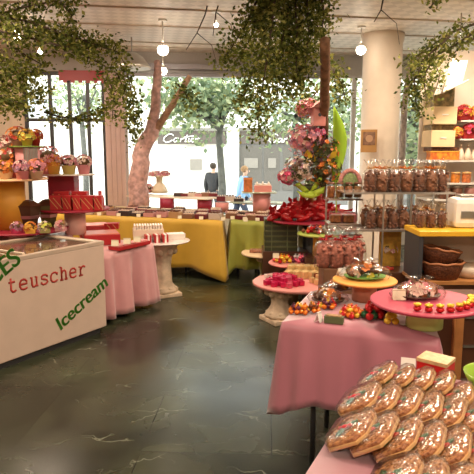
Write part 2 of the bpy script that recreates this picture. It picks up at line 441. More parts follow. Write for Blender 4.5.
# script letters drawn as strokes
def strokes(name, words, M, w, m_, parent, label=None, n=6, depth=.01, flat=True):
    mb = MB()
    for st in words:
        pts = [M(x, y) for x, y in st]
        mb.tube(pts, w, n)
    return mb.build(name, m_, parent)
CART = [  # C a r t i e r in a slanted hand, unit height 1
 [(1.15, .8), (.95, 1), (.6, .95), (.2, .6), (.1, .25), (.35, 0), (.75, .1), (1.0, .3)],
 [(1.55, .5), (1.3, .5), (1.1, .25), (1.25, .05), (1.5, .2), (1.62, .55), (1.6, .05), (1.75, .1)],
 [(1.8, .05), (1.95, .5), (2.0, .4), (2.2, .5), (2.2, .4)],
 [(2.35, .1), (2.3, .05), (2.55, .9)], [(2.2, .6), (3.2, .78)], [(2.35, .1), (2.6, .1)],
 [(2.7, .5), (2.65, .1), (2.85, .1)],
 [(2.9, .25), (3.1, .3), (3.15, .48), (2.98, .5), (2.9, .2), (3.05, .03), (3.25, .15)],
 [(3.3, .05), (3.42, .5), (3.5, .4), (3.75, .52), (3.8, .42)]]
wlet = mat('white sign letters', (.9, .9, .88), .4)
for (x0, x1, yb, yt) in ((163, 200, 142.5, 134), (268, 300, 143, 134)):
    X0, X1 = fx(x0), fx(x1); Z0, Z1 = fz(yb)-STZ, fz(yt)-STZ
    k = (X1-X0)/3.8
    strokes('lettering', CART, lambda x, y: (X0+x*k, -.10, Z0+y*(Z1-Z0)), .022, wlet, t)
# kiosk-like bright awning patch left
m = MB(); m.box((fx(40), 3.5, 4), (10, 6, 8)); m.build('wing', stonef, t)

# street trees
def leafcloud(mb, pts, n, size, spread, slots=3, droop=.5):
    "n leaves scattered about polylines of points"
    segs = []
    for ln in pts:
        for a_, b_ in zip(ln[:-1], ln[1:]): segs.append((Vector(a_), Vector(b_), (Vector(b_)-Vector(a_)).length))
    tot = sum(q[2] for q in segs)
    for (a_, b_, l_) in segs:
        for i in range(max(1, int(n*l_/tot))):
            u_ = R.random(); c = a_.lerp(b_, u_)
            rr = Vector((R.gauss(0, 1), R.gauss(0, 1), R.gauss(0, 1)))*spread
            c = c+rr
            d = Vector((R.gauss(0, 1), R.gauss(0, 1), R.gauss(-droop, .7))).normalized()
            e = d.cross(Vector((R.gauss(0, 1), R.gauss(0, 1), R.gauss(0, 1)))).normalized()
            s_ = size*R.uniform(.6, 1.3)
            mb.mi = R.choices((0, 1, 2), (5, 3, 2))[0]
            mb.bm.faces.new([mb.bm.verts.new(c), mb.bm.verts.new(c+d*s_*.5+e*s_*.32), mb.bm.verts.new(c+d*s_), mb.bm.verts.new(c+d*s_*.5-e*s_*.32)]).material_index = mb.mi
    mb.nonorm = True
slf = [leaf_mat('street leaf', (.24, .30, .20)), leaf_mat('street leaf dark', (.15, .21, .15)), leaf_mat('street leaf pale', (.36, .40, .26))]
greybark = mat('grey bark', (.11, .11, .10), .85, noise=.4, nscale=10)
def street_tree(px, ytop, Y, blobs, label, n=1500, r=.10):
    b0 = at(px, 150, Y=Y)
    t = thing('street_tree', label, 'tree', (b0.x, Y, STZ), group='trees along the street')
    ztop = zat(ytop, Y)-STZ
    m = MB(); m.tube([(0, 0, -.02), (.03, 0, ztop*.4), (-.05, .05, ztop*.8), (.1, 0, ztop*1.0)], r, 12, r*.6)
    for (bx, by) in blobs:
        q = at(bx, by, Y=Y); m.tube([(-.05, 0, ztop*.85), ((q.x-b0.x)*.6, R.uniform(-.5, .5), (q.z-STZ)*.5+ztop*.45), (q.x-b0.x, R.uniform(-.6, .6), q.z-STZ)], .06, 6, .02)
    m.build('trunk', greybark, t)
    m = MB()
    for (bx, by) in blobs:
        q = at(bx, by, Y=Y); c = Vector((q.x-b0.x, R.uniform(-.5, .5), q.z-STZ))
        leafcloud(m, [[c+Vector((-.45, 0, 0)), c, c+Vector((.45, 0, -.15))]], n//len(blobs), .15, .30)
    m.build('foliage', slf, t)
street_tree(221, 108, 13, ((172, 92), (186, 104), (195, 92), (210, 96), (225, 104), (190, 112), (205, 84), (235, 92), (222, 88), (182, 84)), 'street tree with grey trunk beyond the middle of the window', 2600)
street_tree(296, 100, 14, ((278, 112), (292, 120), (305, 108), (322, 98), (338, 108), (348, 92), (345, 122)), 'street tree seen through the window left of the column', 1500, .09)
street_tree(412, 100, 12, ((405, 160), (412, 140), (418, 110), (410, 90), (424, 125), (400, 120), (430, 150)), 'street tree seen through the window right of the column', 1200, .09)
street_tree(84, 95, 17, ((75, 95), (90, 102), (66, 85), (98, 92)), 'distant street tree seen through the glass door', 700, .1)

# people outside
skin = mat('skin', (.62, .38, .28), .5)
def skinned(name, chains, m_, parent, sub=1):
    "chains of (point, radius) sharing points by equality"
    me = bpy.data.meshes.new(name); idx = {}; vs = []; rs = []; es = []
    for ch in chains:
        prev = None
        for (p_, r_) in ch:
            k = tuple(round(c, 4) for c in p_)
            if k not in idx: idx[k] = len(vs); vs.append(p_); rs.append(r_)
            if prev is not None and prev != idx[k]: es.append((prev, idx[k]))
            prev = idx[k]
    me.from_pydata(vs, es, []); o = bpy.data.objects.new(name, me); C.objects.link(o); o.parent = parent
    me.materials.append(m_)
    s_ = o.modifiers.new('skin', 'SKIN'); s_.use_smooth_shade = True
    if not me.skin_vertices: me.skin_vertices.new()
    for i, r_ in enumerate(rs):
        rr = r_ if isinstance(r_, tuple) else (r_, r_)
        me.skin_vertices[0].data[i].radius = rr
    me.skin_vertices[0].data[0].use_root = True
    q = o.modifiers.new('sub', 'SUBSURF'); q.levels = sub; q.render_levels = sub
    return o
def person(px, Y, h, label, face_dir, coat, pants, hairm, stride=.25, lean=.0, bagm=None):
    b0 = at(px, 150, Y=Y)
    t = thing('person', label, 'person', (b0.x, Y, STZ), face_dir)
    k = h/1.72; L = lean
    P = lambda x, y, z: (x*k, y*k, z*k)   # figure faces +y
    pel = P(0, 0, .95); ch = P(0, L*.6, 1.3); nk = P(0, L, 1.48); hd = P(0, L+.03, 1.60)
    arms = []; hands = []
    for s_ in (-1, 1):
        sw = s_*stride*.6
        sh = P(.17*s_, L*.9, 1.41); el = P(.24*s_, L*.8-sw*.5, 1.14); wr = P(.25*s_, L*.8+.08-sw, .92)
        arms.append([(ch, (.14*k, .10*k)), (sh, .062*k), (el, .045*k), (wr, .032*k)])
        pm = (wr[0], wr[1]+.015, wr[2]-.06*k)
        hands.append([(wr, .032*k), (pm, (.03*k, .02*k))])
        for q_ in range(4):
            f1 = (pm[0]+(q_-1.5)*.004, pm[1]+(q_-1.5)*.016*k, pm[2]-.04*k); f2 = (f1[0]-s_*.012, f1[1]+.006, f1[2]-(.035+.006*(q_ in (1, 2)))*k)
            hands.append([(pm, (.03*k, .02*k)), (f1, .009*k), (f2, .008*k)])
        hands.append([(wr, .032*k), (pm[0]-s_*.01, pm[1]+.035*k, pm[2]+.01*k) and ((pm[0]-s_*.01, pm[1]+.035*k, pm[2]+.01*k), .010*k), ((pm[0]-s_*.014, pm[1]+.045*k, pm[2]-.03*k), .008*k)])
    legs = []; shoes = []
    for s_ in (-1, 1):
        st = s_*stride
        hp = P(.085*s_, 0, .9); kn = P(.09*s_, st*.5+.03, .5); an = P(.085*s_, st, .09); to = P(.09*s_, st+.16, .035)
        legs.append([(pel, (.15*k, .11*k)), (hp, .085*k), (kn, .058*k), (an, .04*k)]); shoes.append([(an, .045*k), (P(.085*s_, st, .045), .045*k), (to, (.04*k, .03*k))])
    body = [[(pel, (.15*k, .11*k)), (ch, (.14*k, .10*k)), (nk, .05*k), (P(0, L+.02, 1.55), .06*k), (P(0, L+.025, 1.63), (.078*k, .09*k)), (P(0, L+.02, 1.70), .05*k)]]
    skinned('body', body+arms+hands+legs, skin, t)
    g = lambda chs, e: [[(p_, tuple(c+e for c in (r_ if isinstance(r_, tuple) else (r_, r_)))) for p_, r_ in c_] for c_ in chs]
    skinned('jacket', g([[(P(0, 0, .88), (.15*k, .12*k)), (ch, (.15*k, .11*k)), (P(0, L, 1.45), .06*k)]]+[[(ch, (.15*k, .11*k))]+a_[1:] for a_ in arms], .02), coat, t)
    skinned('trousers', g(legs, .014), pants, t)
    for sc_ in shoes: skinned('shoe', g([sc_], .006), darkframe, t)
    m = MB(); m.ball(P(0, L-.005, 1.655), .098*k, (.95, 1.0, .95), 2); m.build('hair', hairm, t)
    m = MB()
    m.ball(P(0, L+.125, 1.60), .014*k, (1, 1.2, 1.6), 1); m.build('nose', skin, t)
    m = MB()
    for s_ in (-1, 1): m.ball(P(.03*s_, L+.108, 1.63), .010*k, sub=1)
    m.build('eyes', darkframe, t)
    m = MB(); m.box(P(0, L+.112, 1.565), (.045*k, .01, .008)); m.build('mouth', mat('lips', (.5, .18, .16), .5), t)
    for s_ in (-1, 1):
        m = MB(); m.ball(P(.083*s_, L+.02, 1.61), .018*k, (.5, 1, 1.5), 1); m.build('ear', skin, t)
    return t
person(240, 13.5, 1.66, 'person in a light blue jacket walking past outside the window', -PI/2+.3, mat('light blue jacket', (.22, .38, .62), .8), mat('navy trousers', (.04, .05, .09), .8), mat('fair hair', (.35, .2, .1), .7), .3, .12)
person(213, 15, 1.70, 'person in black clothes standing outside beside the street tree', -PI/2+1.2, mat('black jacket', (.03, .03, .035), .8), mat('grey trousers', (.07, .07, .08), .8), mat('dark hair', (.04, .025, .015), .7), .12, .0)

# ------------------------------------------------------------------ table cloths
def draped(name, label, corners, ztop, hem, m_, amp=.03, folds=9, group=None, corner_drop=.0, seed=1, flare=.04, kind_cat='tablecloth', bottom_legs=True, tlabel=None):
    "a trestle table under a cloth; corners: 4 world xy points in ring order; hem: z of hem per side or a number"
    rr = random.Random(seed)
    cs = [Vector((c[0], c[1], 0)) for c in corners]
    cen = sum(cs, Vector())/4
    # table
    tt = thing('display_table', tlabel or (label+', the table beneath'), 'table', (cen.x, cen.y, 0))
    ins = [cen.lerp(c, .97) for c in cs]
    m = MB(); m.prism([(c.x-cen.x, c.y-cen.y) for c in ins], ztop-.045, ztop-.008); m.build('tabletop', wood, tt)
    for c in cs:
        q = cen.lerp(c, .6)-cen
        m = MB(); m.tube([(q.x, q.y, 0), (q.x, q.y, ztop-.045)], .014); m.build('leg', darkframe, tt)
    # cloth
    N = 44; ring = []
    for k in range(4):
        a_, b_ = cs[k], cs[(k+1) % 4]
        for i in range(N):
            f = i/N; ring.append((a_.lerp(b_, f), k, f))
    mb = MB(); bm = mb.bm
    M_ = len(ring); rows = 10; grid = []
    ph = [rr.uniform(0, 6) for _ in range(4)]
    hems = hem if isinstance(hem, (list, tuple)) else [hem]*4
    for j in range(rows+1):
        g = j/rows; line = []
        for (p_, k, f) in ring:
            out = (p_-cen)
            ek = cs[(k+1) % 4]-cs[k]; nrm = Vector((ek.y, -ek.x, 0)).normalized()
            if nrm.dot(out) < 0: nrm = -nrm
            edge = min(f, 1-f)*2
            cd_ = (cs[k] if f < .5 else cs[(k+1) % 4])
            blend = max(0, 1-edge*3)
            nn = (nrm*(1-blend*.5)+(cd_-cen).normalized()*blend*.5).normalized()
            fo = math.sin(f*folds*2*PI+ph[k])*.6+math.sin(f*folds*.53*2*PI+ph[k]*2)*.5+math.sin(f*folds*1.7*2*PI+ph[k]*3)*.25
            h0 = hems[k]; hn = hems[(k-1) % 4] if f < .5 else hems[(k+1) % 4]
            hz_ = h0*(1-blend*.5)+hn*blend*.5 - corner_drop*blend
            z_ = ztop-(ztop-hz_)*g
            if j == 0: z_ = ztop
            off = amp*fo*g**.8+flare*g+(.006 if j else 0)+ blend*.05*g
            q = p_+nn*off
            line.append(bm.verts.new((q.x, q.y, z_)))
        grid.append(line)
    for j in range(rows):
        for i in range(M_):
            i2 = (i+1) % M_; bm.faces.new((grid[j][i], grid[j][i2], grid[j+1][i2], grid[j+1][i]))
    cvt = bm.verts.new((cen.x, cen.y, ztop+.0))
    for i in range(M_): bm.faces.new((cvt, grid[0][(i+1) % M_], grid[0][i]))
    for f_ in bm.faces: f_.smooth = True
    o = mb.build(name, m_, None, solid=.004)
    for v in o.data.vertices: v.co -= cen
    o.location = cen
    return tag(o, label, kind_cat, group)
xy = lambda v: (v.x, v.y)
Z75 = .75
# foreground table
fa = at(375, 366, z=Z75); A = Vector((.44, .90, 0)).normalized(); B = Vector((.90, -.44, 0)).normalized()
draped('pink_tablecloth', 'pink satin cloth on the foreground table of wrapped nut trays', [xy(fa), xy(fa+B*.85), xy(fa+B*.85-A*1.15), xy(fa-A*1.15)], Z75, .30, pinkcloth, .02, 5, seed=3, tlabel='foreground display table hidden beneath the pink cloth with nut trays')
# middle pink table
m0 = at(282, 322, z=Z75); mb_ = at(311, 291, z=Z75)
ma_ = (mb_-m0).normalized(); mbx = Vector((ma_.y, -ma_.x, 0))
mL = (mb_-m0).length
draped('pink_tablecloth', 'pink satin cloth hanging in folds from the middle table of wrapped sweets', [xy(m0), xy(mb_), xy(mb_+mbx*.62), xy(m0+mbx*.70)], Z75, [.36, .34, .34, .36], pinkcloth, .03, 4, corner_drop=.07, seed=9, flare=.01, tlabel='middle display table hidden beneath the draped pink cloth')
# yellow and green tables
Y0 = at(60, 222, z=.72); Y1 = at(219, 219, z=.72)
yb = .72
ycor = [at(222, 221, z=yb), at(100, 216, z=yb)]
d1 = (ycor[0]-ycor[1]).normalized(); n1 = Vector((-.02, 1, 0))
YA, YB = ycor[1], ycor[0]
draped('yellow_tablecloth', 'mustard yellow cloth hanging from the long window table', [xy(YA-d1*.8), xy(YA-d1*.8+n1*1.25), xy(YB+n1*1.25), xy(YB)], yb, .13, yellowcloth, .05, 4, corner_drop=.12, seed=4, tlabel='long display table hidden beneath the yellow cloth')
ga = at(224, 219, z=yb); gb = at(267, 222, z=yb); d2 = (gb-ga).normalized(); n2 = Vector((-.01, 1, 0))
draped('green_tablecloth', 'olive green satin cloth draped on the table beneath the pink drum', [xy(ga+d2*.10), xy(ga+n2*1.15+d2*.10), xy(gb+n2*1.15), xy(gb)], yb-.005, .14, greencloth, .055, 2, corner_drop=.12, seed=6, tlabel='display table hidden beneath the olive green cloth')
# left pale pink draped table
zl = .64
la = at(153, 243, z=zl); lb = at(100, 255, z=zl)
dl = (lb-la).normalized(); nl = Vector((-dl.y, dl.x, 0));
if nl.y < 0: nl = -nl
draped('pale_pink_tablecloth', 'pale pink satin cloth draped over the table right of the freezer', [xy(la), xy(lb), xy(lb+nl*.72), xy(la+nl*.8)], zl, [.05, .05, .05, .05], palepink, .07, 3, seed=5, flare=.02, tlabel='display table right of the freezer beneath the pale pink cloth')

# ------------------------------------------------------------------ freezer
c0 = at(107, 332, z=0); c1 = at(0, 372, z=0)
fd = (c0-c1).normalized(); fn = Vector((fd.y, -fd.x, 0))   # fn points to the camera side
if fn.dot(-c0) < 0: fn = -fn
FL, FD, FH = 1.75, .72, .80
fc = c0-fd*FL/2-fn*FD/2
ang = math.atan2(fd.y, fd.x)
fz_ = thing('ice_cream_freezer', 'white chest freezer with red shop name and green lettering', 'freezer', (fc.x, fc.y, 0), ang)
wfz = mat('freezer white', (.62, .48, .39), .35)
m = MB(); m.box((0, 0, .03), (FL-.08, FD-.08, .06)); m.build('plinth', darkframe, fz_)  # dark colour stands in for the thin shadow in the base gap
m = MB(); m.box((0, 0, .055+(FH-.09)/2), (FL, FD, FH-.09), bev=.008); m.build('body', wfz, fz_)
m = MB()
for sy in (-1, 1): m.box((0, sy*(FD/2-.02), FH-.02), (FL+.006, .045, .035), bev=.006)
for sx in (-1, 1): m.box((sx*(FL/2-.02), 0, FH-.02), (.045, FD-.08, .035), bev=.006)
m.build('rim', mat('freezer rim', (.62, .5, .4), .35, metal=.3), fz_)
m = MB(); m.box((0, 0, FH-.030), (FL-.09, FD-.09, .004)); m.build('cold_well', mat('freezer inside', (.30, .16, .11), .3), fz_)
for (x0, x1, z_) in ((-FL/2+.05, .12, -.012), (.05, FL/2-.05, -.022)):
    m = MB(); m.box(((x0+x1)/2, 0, FH+z_+.008), (x1-x0, FD-.09, .006)); l_ = m.build('glass_lid', glass, fz_)
    m = MB()
    for q in (x0, x1): m.box((q, 0, FH+z_+.012), (.02, FD-.09, .012))
    m.build('lid_edge', cream, l_)
def on_face(px, py):
    o = Vector((0, 0, CAMZ)); r = ray(px, py); t_ = (c0-o).dot(fn)/r.dot(fn); p_ = o+r*t_
    return (p_-fc).dot(fd), p_.z
redink = mat('red lettering', (.40, .03, .02), .5); greenink = mat('green lettering', (.05, .22, .02), .5)
def slab(letters, p0, p1, h, m_, name):
    "slab serif typewriter letters stroked between two points of the front face"
    G = {
     't': ([[(.35, 1.35), (.35, .2), (.5, 0), (.75, 0), (.9, .12)], [(.1, .95), (.8, .95)]], 1),
     'e': ([[(.1, .52), (.9, .52), (.88, .75), (.7, .95), (.5, 1), (.25, .92), (.1, .65), (.1, .35), (.25, .07), (.5, 0), (.75, .03), (.92, .15)]], 1),
     'u': ([[(.05, .97), (.25, .97), (.25, .25), (.35, .03), (.5, 0), (.7, .08), (.8, .25)], [(.62, .97), (.8, .97), (.8, .03), (.98, .03)]], 1),
     's': ([[(.85, .95), (.85, .72)], [(.85, .8), (.7, .97), (.4, 1), (.18, .85), (.2, .62), (.5, .52), (.8, .42), (.88, .2), (.65, .02), (.35, 0), (.15, .15)], [(.15, .05), (.15, .3)]], 1),
     'c': ([[(.88, .97), (.88, .68)], [(.88, .78), (.7, .97), (.45, 1), (.2, .88), (.08, .6), (.1, .3), (.25, .07), (.5, 0), (.75, .05), (.92, .2)]], 1),
     'h': ([[(.02, 1.38), (.22, 1.38), (.22, .03)], [(.02, .03), (.42, .03)], [(.22, .7), (.4, .95), (.6, 1), (.75, .88), (.78, .7), (.78, .03)], [(.6, .03), (.98, .03)]], 1),
     'r': ([[(.08, .97), (.32, .97), (.32, .03)], [(.08, .03), (.62, .03)], [(.32, .62), (.5, .9), (.7, 1), (.92, .92), (.92, .8)]], 1)}
    (s0, z0), (s1_, z1_) = p0, p1
    L_ = math.hypot(s1_-s0, z1_-z0); a_ = math.atan2(z1_-z0, s1_-s0); adv = L_/len(letters)
    mb = MB(); w = h*.125
    for i, ch in enumerate(letters):
        for st in G[ch][0]:
            pts = []
            for (x, y) in st:
                X = i*adv+x*adv*.82; Z = y*h
                pts.append((s0+X*math.cos(a_)-Z*math.sin(a_), -FD/2-.002, z0+X*math.sin(a_)+Z*math.cos(a_)))
            mb.tube(pts, w, 6)
    for v in mb.bm.verts: v.co.y = -FD/2-.0015+(v.co.y+FD/2+.002)*.12
    return mb.build('lettering', m_, fz_, )
o = slab('teuscher', on_face(8, 293), on_face(87, 274), .074, redink, 'teuscher'); o['label'] = 'red typewriter style shop name lettering'
def bold_text(txt, p0, p1, m_, lab, stretch=1.0):
    cu_ = bpy.data.curves.new('lettering', 'FONT'); cu_.body = txt; cu_.size = 1; cu_.offset = .006; cu_.extrude = .002
    ob = bpy.data.objects.new('lettering', cu_); C.objects.link(ob)
    bpy.context.view_layer.update()
    w = ob.dimensions.x
    L_ = math.hypot(p1[0]-p0[0], p1[1]-p0[1]); k = L_/w
    me0 = bpy.data.meshes.new_from_object(ob); bmx = bmesh.new()
    for dx in (-.022, 0, .022):
        n0 = len(bmx.verts); bmx.from_mesh(me0); bmx.verts.ensure_lookup_table()
        for v in bmx.verts[n0:]: v.co.x += dx
    me = bpy.data.meshes.new('lettering'); bmx.to_mesh(me); bmx.free()
    C.objects.unlink(ob); bpy.data.objects.remove(ob)
    ob = bpy.data.objects.new('lettering', me); C.objects.link(ob)
    me.materials.clear(); me.materials.append(m_)
    a_ = math.atan2(p1[1]-p0[1], p1[0]-p0[0])
    ob.parent = fz_; ob.location = (p0[0], -FD/2-.002, p0[1])
    ob.rotation_euler = (Matrix.Rotation(PI/2, 3, 'X') @ Matrix.Rotation(a_, 3, 'Z')).to_euler()
    ob.scale = (k, k*stretch, .5); ob['label'] = lab
    return ob
bold_text('Icecream', on_face(60, 331), on_face(107, 286), greenink, 'bold green Icecream lettering on a slant', 1.0)
pe = on_face(20, 263); ps = on_face(-14, 293)
bold_text('ICES', ps, pe, greenink, 'bold green ICES lettering at the left edge', 1.1)

# ------------------------------------------------------------------ stands: disc on drum / plaster foot
def disc_mb(r, th=.018, sx=1, sy=1):
    m = MB(); m.lathe([(r-.006, -th), (r, -th*.6), (r, -th*.3), (r-.005, 0)], (0, 0, 0), 56, sx, sy); return m
def stand(name, label, loc, top_z, r, disc_m, drum_r, drum_m, off=(0, 0), sx=1, sy=1, cat='cake stand', drum_n=36, th=.018):
    "disc on a drum; loc z is where the drum stands"
    x, y, z = loc
    t = thing(name, label, cat, (x, y, z))
    H = top_z-z
    disc_mb(r, th, sx, sy).build('disc', disc_m, t, loc=(0, 0, H))
    m = MB(); m.lathe([(drum_r, 0), (drum_r, H-th-.0)], (off[0], off[1], 0), drum_n); m.build('drum', drum_m, t)
    return t
def plaster_foot(t, H, c=(0, 0), s=.15):
    m = MB(); m.box((c[0], c[1], .02), (s*2, s*2, .04), rz=.5, bev=.006)
    ws = lambda a, z: 1+.05*math.sin(a*8)
    m.lathe([(s*.98, .04), (s*1.0, .07), (s*.8, .1), (s*.62, .14), (s*.55, H*.55), (s*.62, H*.7), (s*.85, H*.82), (s*1.05, H*.92), (s*1.1, H-.018)], (c[0], c[1], 0), 40, wob=ws)
    for k in range(8):
        a_ = k*PI/4; m.ball((c[0]+s*.78*math.cos(a_), c[1]+s*.78*math.sin(a_), .085), s*.2, (1, 1, .7), 1)
        m.ball((c[0]+s*.85*math.cos(a_), c[1]+s*.85*math.sin(a_), H*.82), s*.22, (1, 1, 1.2), 1)
    m.build('foot', stone, t)
# card
def card(px, py, Y=None, z=None, w=.05, h=.035, label='', rz=0, m_=None, group='price cards'):
    p_ = at(px, py, Y=Y, z=z)
    mb = MB(); rot = Matrix.Rotation(rad(-20), 4, 'X')
    mb.box((0, 0, h/2), (w, .002, h), rot=rot); mb.box((0, .012, h/2-.001), (w, .002, h), rot=Matrix.Rotation(rad(20), 4, 'X'))
    o = mb.build('price_card', m_ or cardm, None, loc=p_, rz=rz)
    return tag(o, label, 'card', group)

# pink disc with plaster feet (nearest floor stand)
pA = at(271, 305, z=0); pc = at(303, 281, z=.34)
t = thing('pedestal_display', 'low pink oval display board with plaster feet holding pink chocolate cubes', 'cake stand', (pc.x, pc.y, 0))
ZP = .34
disc_mb(.42, .03, 1.12, .95).build('disc', pinkboard, t, loc=(0, 0, ZP))
plaster_foot(t, ZP-.012, (pA.x-pc.x+.05, -.13), .14); plaster_foot(t, ZP-.012, (.16, .16), .13)
PCEN = Vector((pc.x, pc.y, ZP))
# cream disc behind on plaster foot
pb = at(268, 252, z=.38); ZB = .38
t = thing('pedestal_display', 'cream round display board on a plaster foot behind the pink one', 'cake stand', (pb.x, pb.y, 0))
disc_mb(.31, .025).build('disc', mat('cream board', (.80, .60, .38), .5), t, loc=(0, 0, ZB)); plaster_foot(t, ZB-.012, (.02, -.02), .15)
# glass disc left on plaster foot
pl_ = at(155, 299, z=0); ZG = .60
t = thing('pedestal_display', 'round glass shelf on a pale plaster column beside the pale pink cloth', 'cake stand', (pl_.x+.06, pl_.y+.18, 0))
disc_mb(.30, .014).build('disc', mat('white glass board', (.75, .66, .62), .15), t, loc=(0, 0, ZG)); plaster_foot(t, ZG-.006, (0, 0), .16)
GD = Vector((pl_.x+.06, pl_.y+.18, ZG))

# crimson disc etc on the left
side = at(20, 232, Y=4.95)
draped('pink_side_tablecloth', 'dusty pink cloth on the side table behind the freezer', [(-3.1, 4.72), (-1.62, 5.26), (-1.75, 5.85), (-3.3, 5.5)], .74, .1, palepink, .02, 6, seed=21, tlabel='side table behind the freezer carrying the tiered stands')
ZS = .744
YL = 5.15
pd = at(22, 228, Y=YL)
t = stand('tiered_stand', 'crimson round board with small flower boxes behind the freezer', (pd.x, YL, ZS), pd.z, .42, crimson, .12, pinkpaint)
CR = Vector((pd.x, YL, pd.z))
# ochre drum with cream disc, on crimson disc
pq = at(7, 178, Y=YL)
t = stand('tiered_stand', 'ochre drum carrying a cream round board of flower pots at far left', (pq.x, YL, pd.z), pq.z, .36, mat('peach board', (.85, .55, .30), .5), .15, ochre)
CQ = Vector((pq.x, YL, pq.z))
# top tier: green disc on pink and silver drum
pt = at(27, 146, Y=YL-.0)
t = thing('tiered_stand', 'green topped pink and silver drum at the top of left tiers', 'cake stand', (pt.x, YL, pq.z))
Ht = pt.z-pq.z
m = MB(); m.lathe([(.10, 0), (.11, Ht-.012)], n=32); m.build('drum', pinkpaint, t)
m = MB()
for k in range(10):
    a_ = -PI/2+.1+k*.12; m.box((.112*math.cos(a_), .112*math.sin(a_), Ht*.5), (.004, .009, Ht*.9), a_)
m.build('silver_band', greybox, t)
disc_mb(.15, .012).build('disc', mat('leaf green board', (.22, .34, .06), .5), t, loc=(0, 0, Ht))
CT = Vector((pt.x, YL, pt.z))
# pink pedestal w. crimson board with red boxes
YR = 5.4
pr = at(80, 208, Y=YR)
t = stand('tiered_stand', 'crimson round board on a pale pink drum carrying red gift boxes', (xat(72, YR), YR, ZS), pr.z, .335, crimson, .10, mat('pale pink drum', (.80, .52, .45), .5))
CB = Vector((xat(72, YR), YR, pr.z))
# red boxes with gold diagonal ribbons
def gift(w, d, h):
    g = thing('gift_box', 'x', 'gift box', (0, 0, -50))
    m = MB(); m.box((0, 0, h/2), (w, d, h), bev=.002); m.build('box', red, g)
    m = MB(); m.box((0, 0, h-.012), (w+.004, d+.004, .026), bev=.002); m.build('lid', red, g)
    m = MB()
    for s_ in (-.2, .22):
        m.box((s_*w, -d/2-.002, h*.48), (.007, .002, h*.95), rot=Matrix.Rotation(rad(-38), 4, 'Y'))
    m.build('ribbon', gold, g)
    return g
g1 = gift(.1, .1, .135); g2 = gift(.14, .1, .06)
xs = [54, 65.5, 75, 86, 97]; ws = [.105, .075, .07, .11, .07]
for i, (px, w) in enumerate(zip(xs, ws)):
    p_ = (xat(px, YR-.18), YR-.18+R.uniform(-.01, .01), CB.z)
    dup(g1, 'red gift box with gold diagonal stripes, %s from the left in the front row' % ORD[i], p_, R.uniform(-.08, .08), 'red gift boxes on the crimson board', scale=(w/.1, .9, 1))
for i, px in enumerate((60, 78)):
    p_ = (xat(px, YR-.05), YR-.03, CB.z)
    g_ = dup(g1, 'taller red gift box behind the front row, %s one' % ('left', 'right')[i], p_, 0, 'tall red gift boxes', scale=(1.35, 1, 1.22))
tag(dup(g2, 'flat red gift box on the glass board end at right', (xat(106, 5.6), 5.75, ZS), .1), 'low red gift box right of the pink drum', 'gift box')
# big crimson box carrying white board with flower pots
bx = thing('crimson_riser', 'large crimson box supporting the white board of flower pots', 'box', (xat(63, YR+.2), YR+.17, CB.z))
zw = zat(174, YR+.1)
m = MB(); m.box((0, 0, (zw-.012-CB.z)/2), (.26, .18, zw-.012-CB.z), bev=.004); m.build('box', crimson, bx)
m = MB(); m.box((.0, 0, zw-.012-CB.z-.06), (.27, .19, .008)); m.build('lid_edge', crimson, bx)
t = disc_mb(.26, .012, 1, .75).build('white_board', mat('white board', (.82, .74, .66), .3), None, loc=(xat(67, YR+.1), YR+.1, zw))
tag(t, 'thin white oval board carrying three flower pots above the red boxes', 'board')
WB = Vector((xat(67, YR+.1), YR+.1, zw))
m = MB(); m.lathe([(.04, 0), (.04, .09), (.018, .12), (.018, .16)], n=20); tag(m.build('red_bottle', red, None, loc=(xat(96, YR), YR-.03+.12, CB.z)), 'small red bottle behind the right end of the red gift boxes', 'bottle')

# flower pots
def blossoms(mb, c, rx, rz_, n, size, rnd, lo=-.35):
    for i in range(n):
        th = rnd.uniform(0, 2*PI); ph = math.acos(rnd.uniform(lo, 1))
        d = Vector((math.sin(ph)*math.cos(th), math.sin(ph)*math.sin(th), math.cos(ph)))
        q_ = rnd.uniform(.75, 1.45) if lo < -.9 else 1
        p_ = Vector(c)+Vector((d.x*rx, d.y*rx, d.z*rz_))*q_
        u = d.cross(Vector((.3, .2, 1))).normalized(); w = d.cross(u)
        mb.mi = rnd.choices((0, 1, 2), (5, 3, 1))[0]
        for k in range(5):
            a_ = k*2*PI/5+rnd.random(); q = u*math.cos(a_)+w*math.sin(a_); e_ = d.cross(q)
            s_ = size
            f = mb.bm.faces.new([mb.bm.verts.new(p_), mb.bm.verts.new(p_+q*s_*.6+e_*s_*.4+d*s_*.3), mb.bm.verts.new(p_+q*s_+d*s_*.35), mb.bm.verts.new(p_+q*s_*.6-e_*s_*.4+d*s_*.3)]); f.material_index = mb.mi
    mb.nonorm = True
petal = {n: mat(n+' petals', c, .6) for n, c in {'pink': (.68, .26, .30), 'yellow': (.75, .40, .05), 'orange': (.66, .19, .03), 'red': (.42, .02, .02), 'white': (.78, .60, .50), 'lilac': (.45, .22, .32), 'lime': (.6, .62, .1), 'hotpink': (.75, .08, .2)}.items()}
seedc = [100]
def pot(label, loc, r, h, potm, cols, bloom=1.0, group='flower pots', square=False, n=60, bs=.022):
    seedc[0] += 1; rnd = random.Random(seedc[0])
    t = thing('flower_pot', label, 'flower pot', loc, rnd.uniform(-.3, .3) if square else 0, group)
    m = MB()
    if square: m.box((0, 0, h/2), (r*1.8, r*1.5, h), bev=.003)
    else: m.lathe([(r*.75, 0), (r, h*.92), (r*1.05, h*.93), (r*1.05, h)], n=28)
    m.build('pot', potm, t)
    m = MB(); R0 = r*1.15*bloom; m.mi = 3
    m.ball((0, 0, h+R0*.35), R0*.8, (1, 1, .8), 1)
    blossoms(m, (0, 0, h+R0*.3), R0, R0*.9, n, bs, rnd)
    m.build('flowers', [petal[c] for c in cols]+[mat('leafy core', (.16, .10, .04), .8)], t)
    return t
P_ = lambda n, c: mat(n, c, .5)
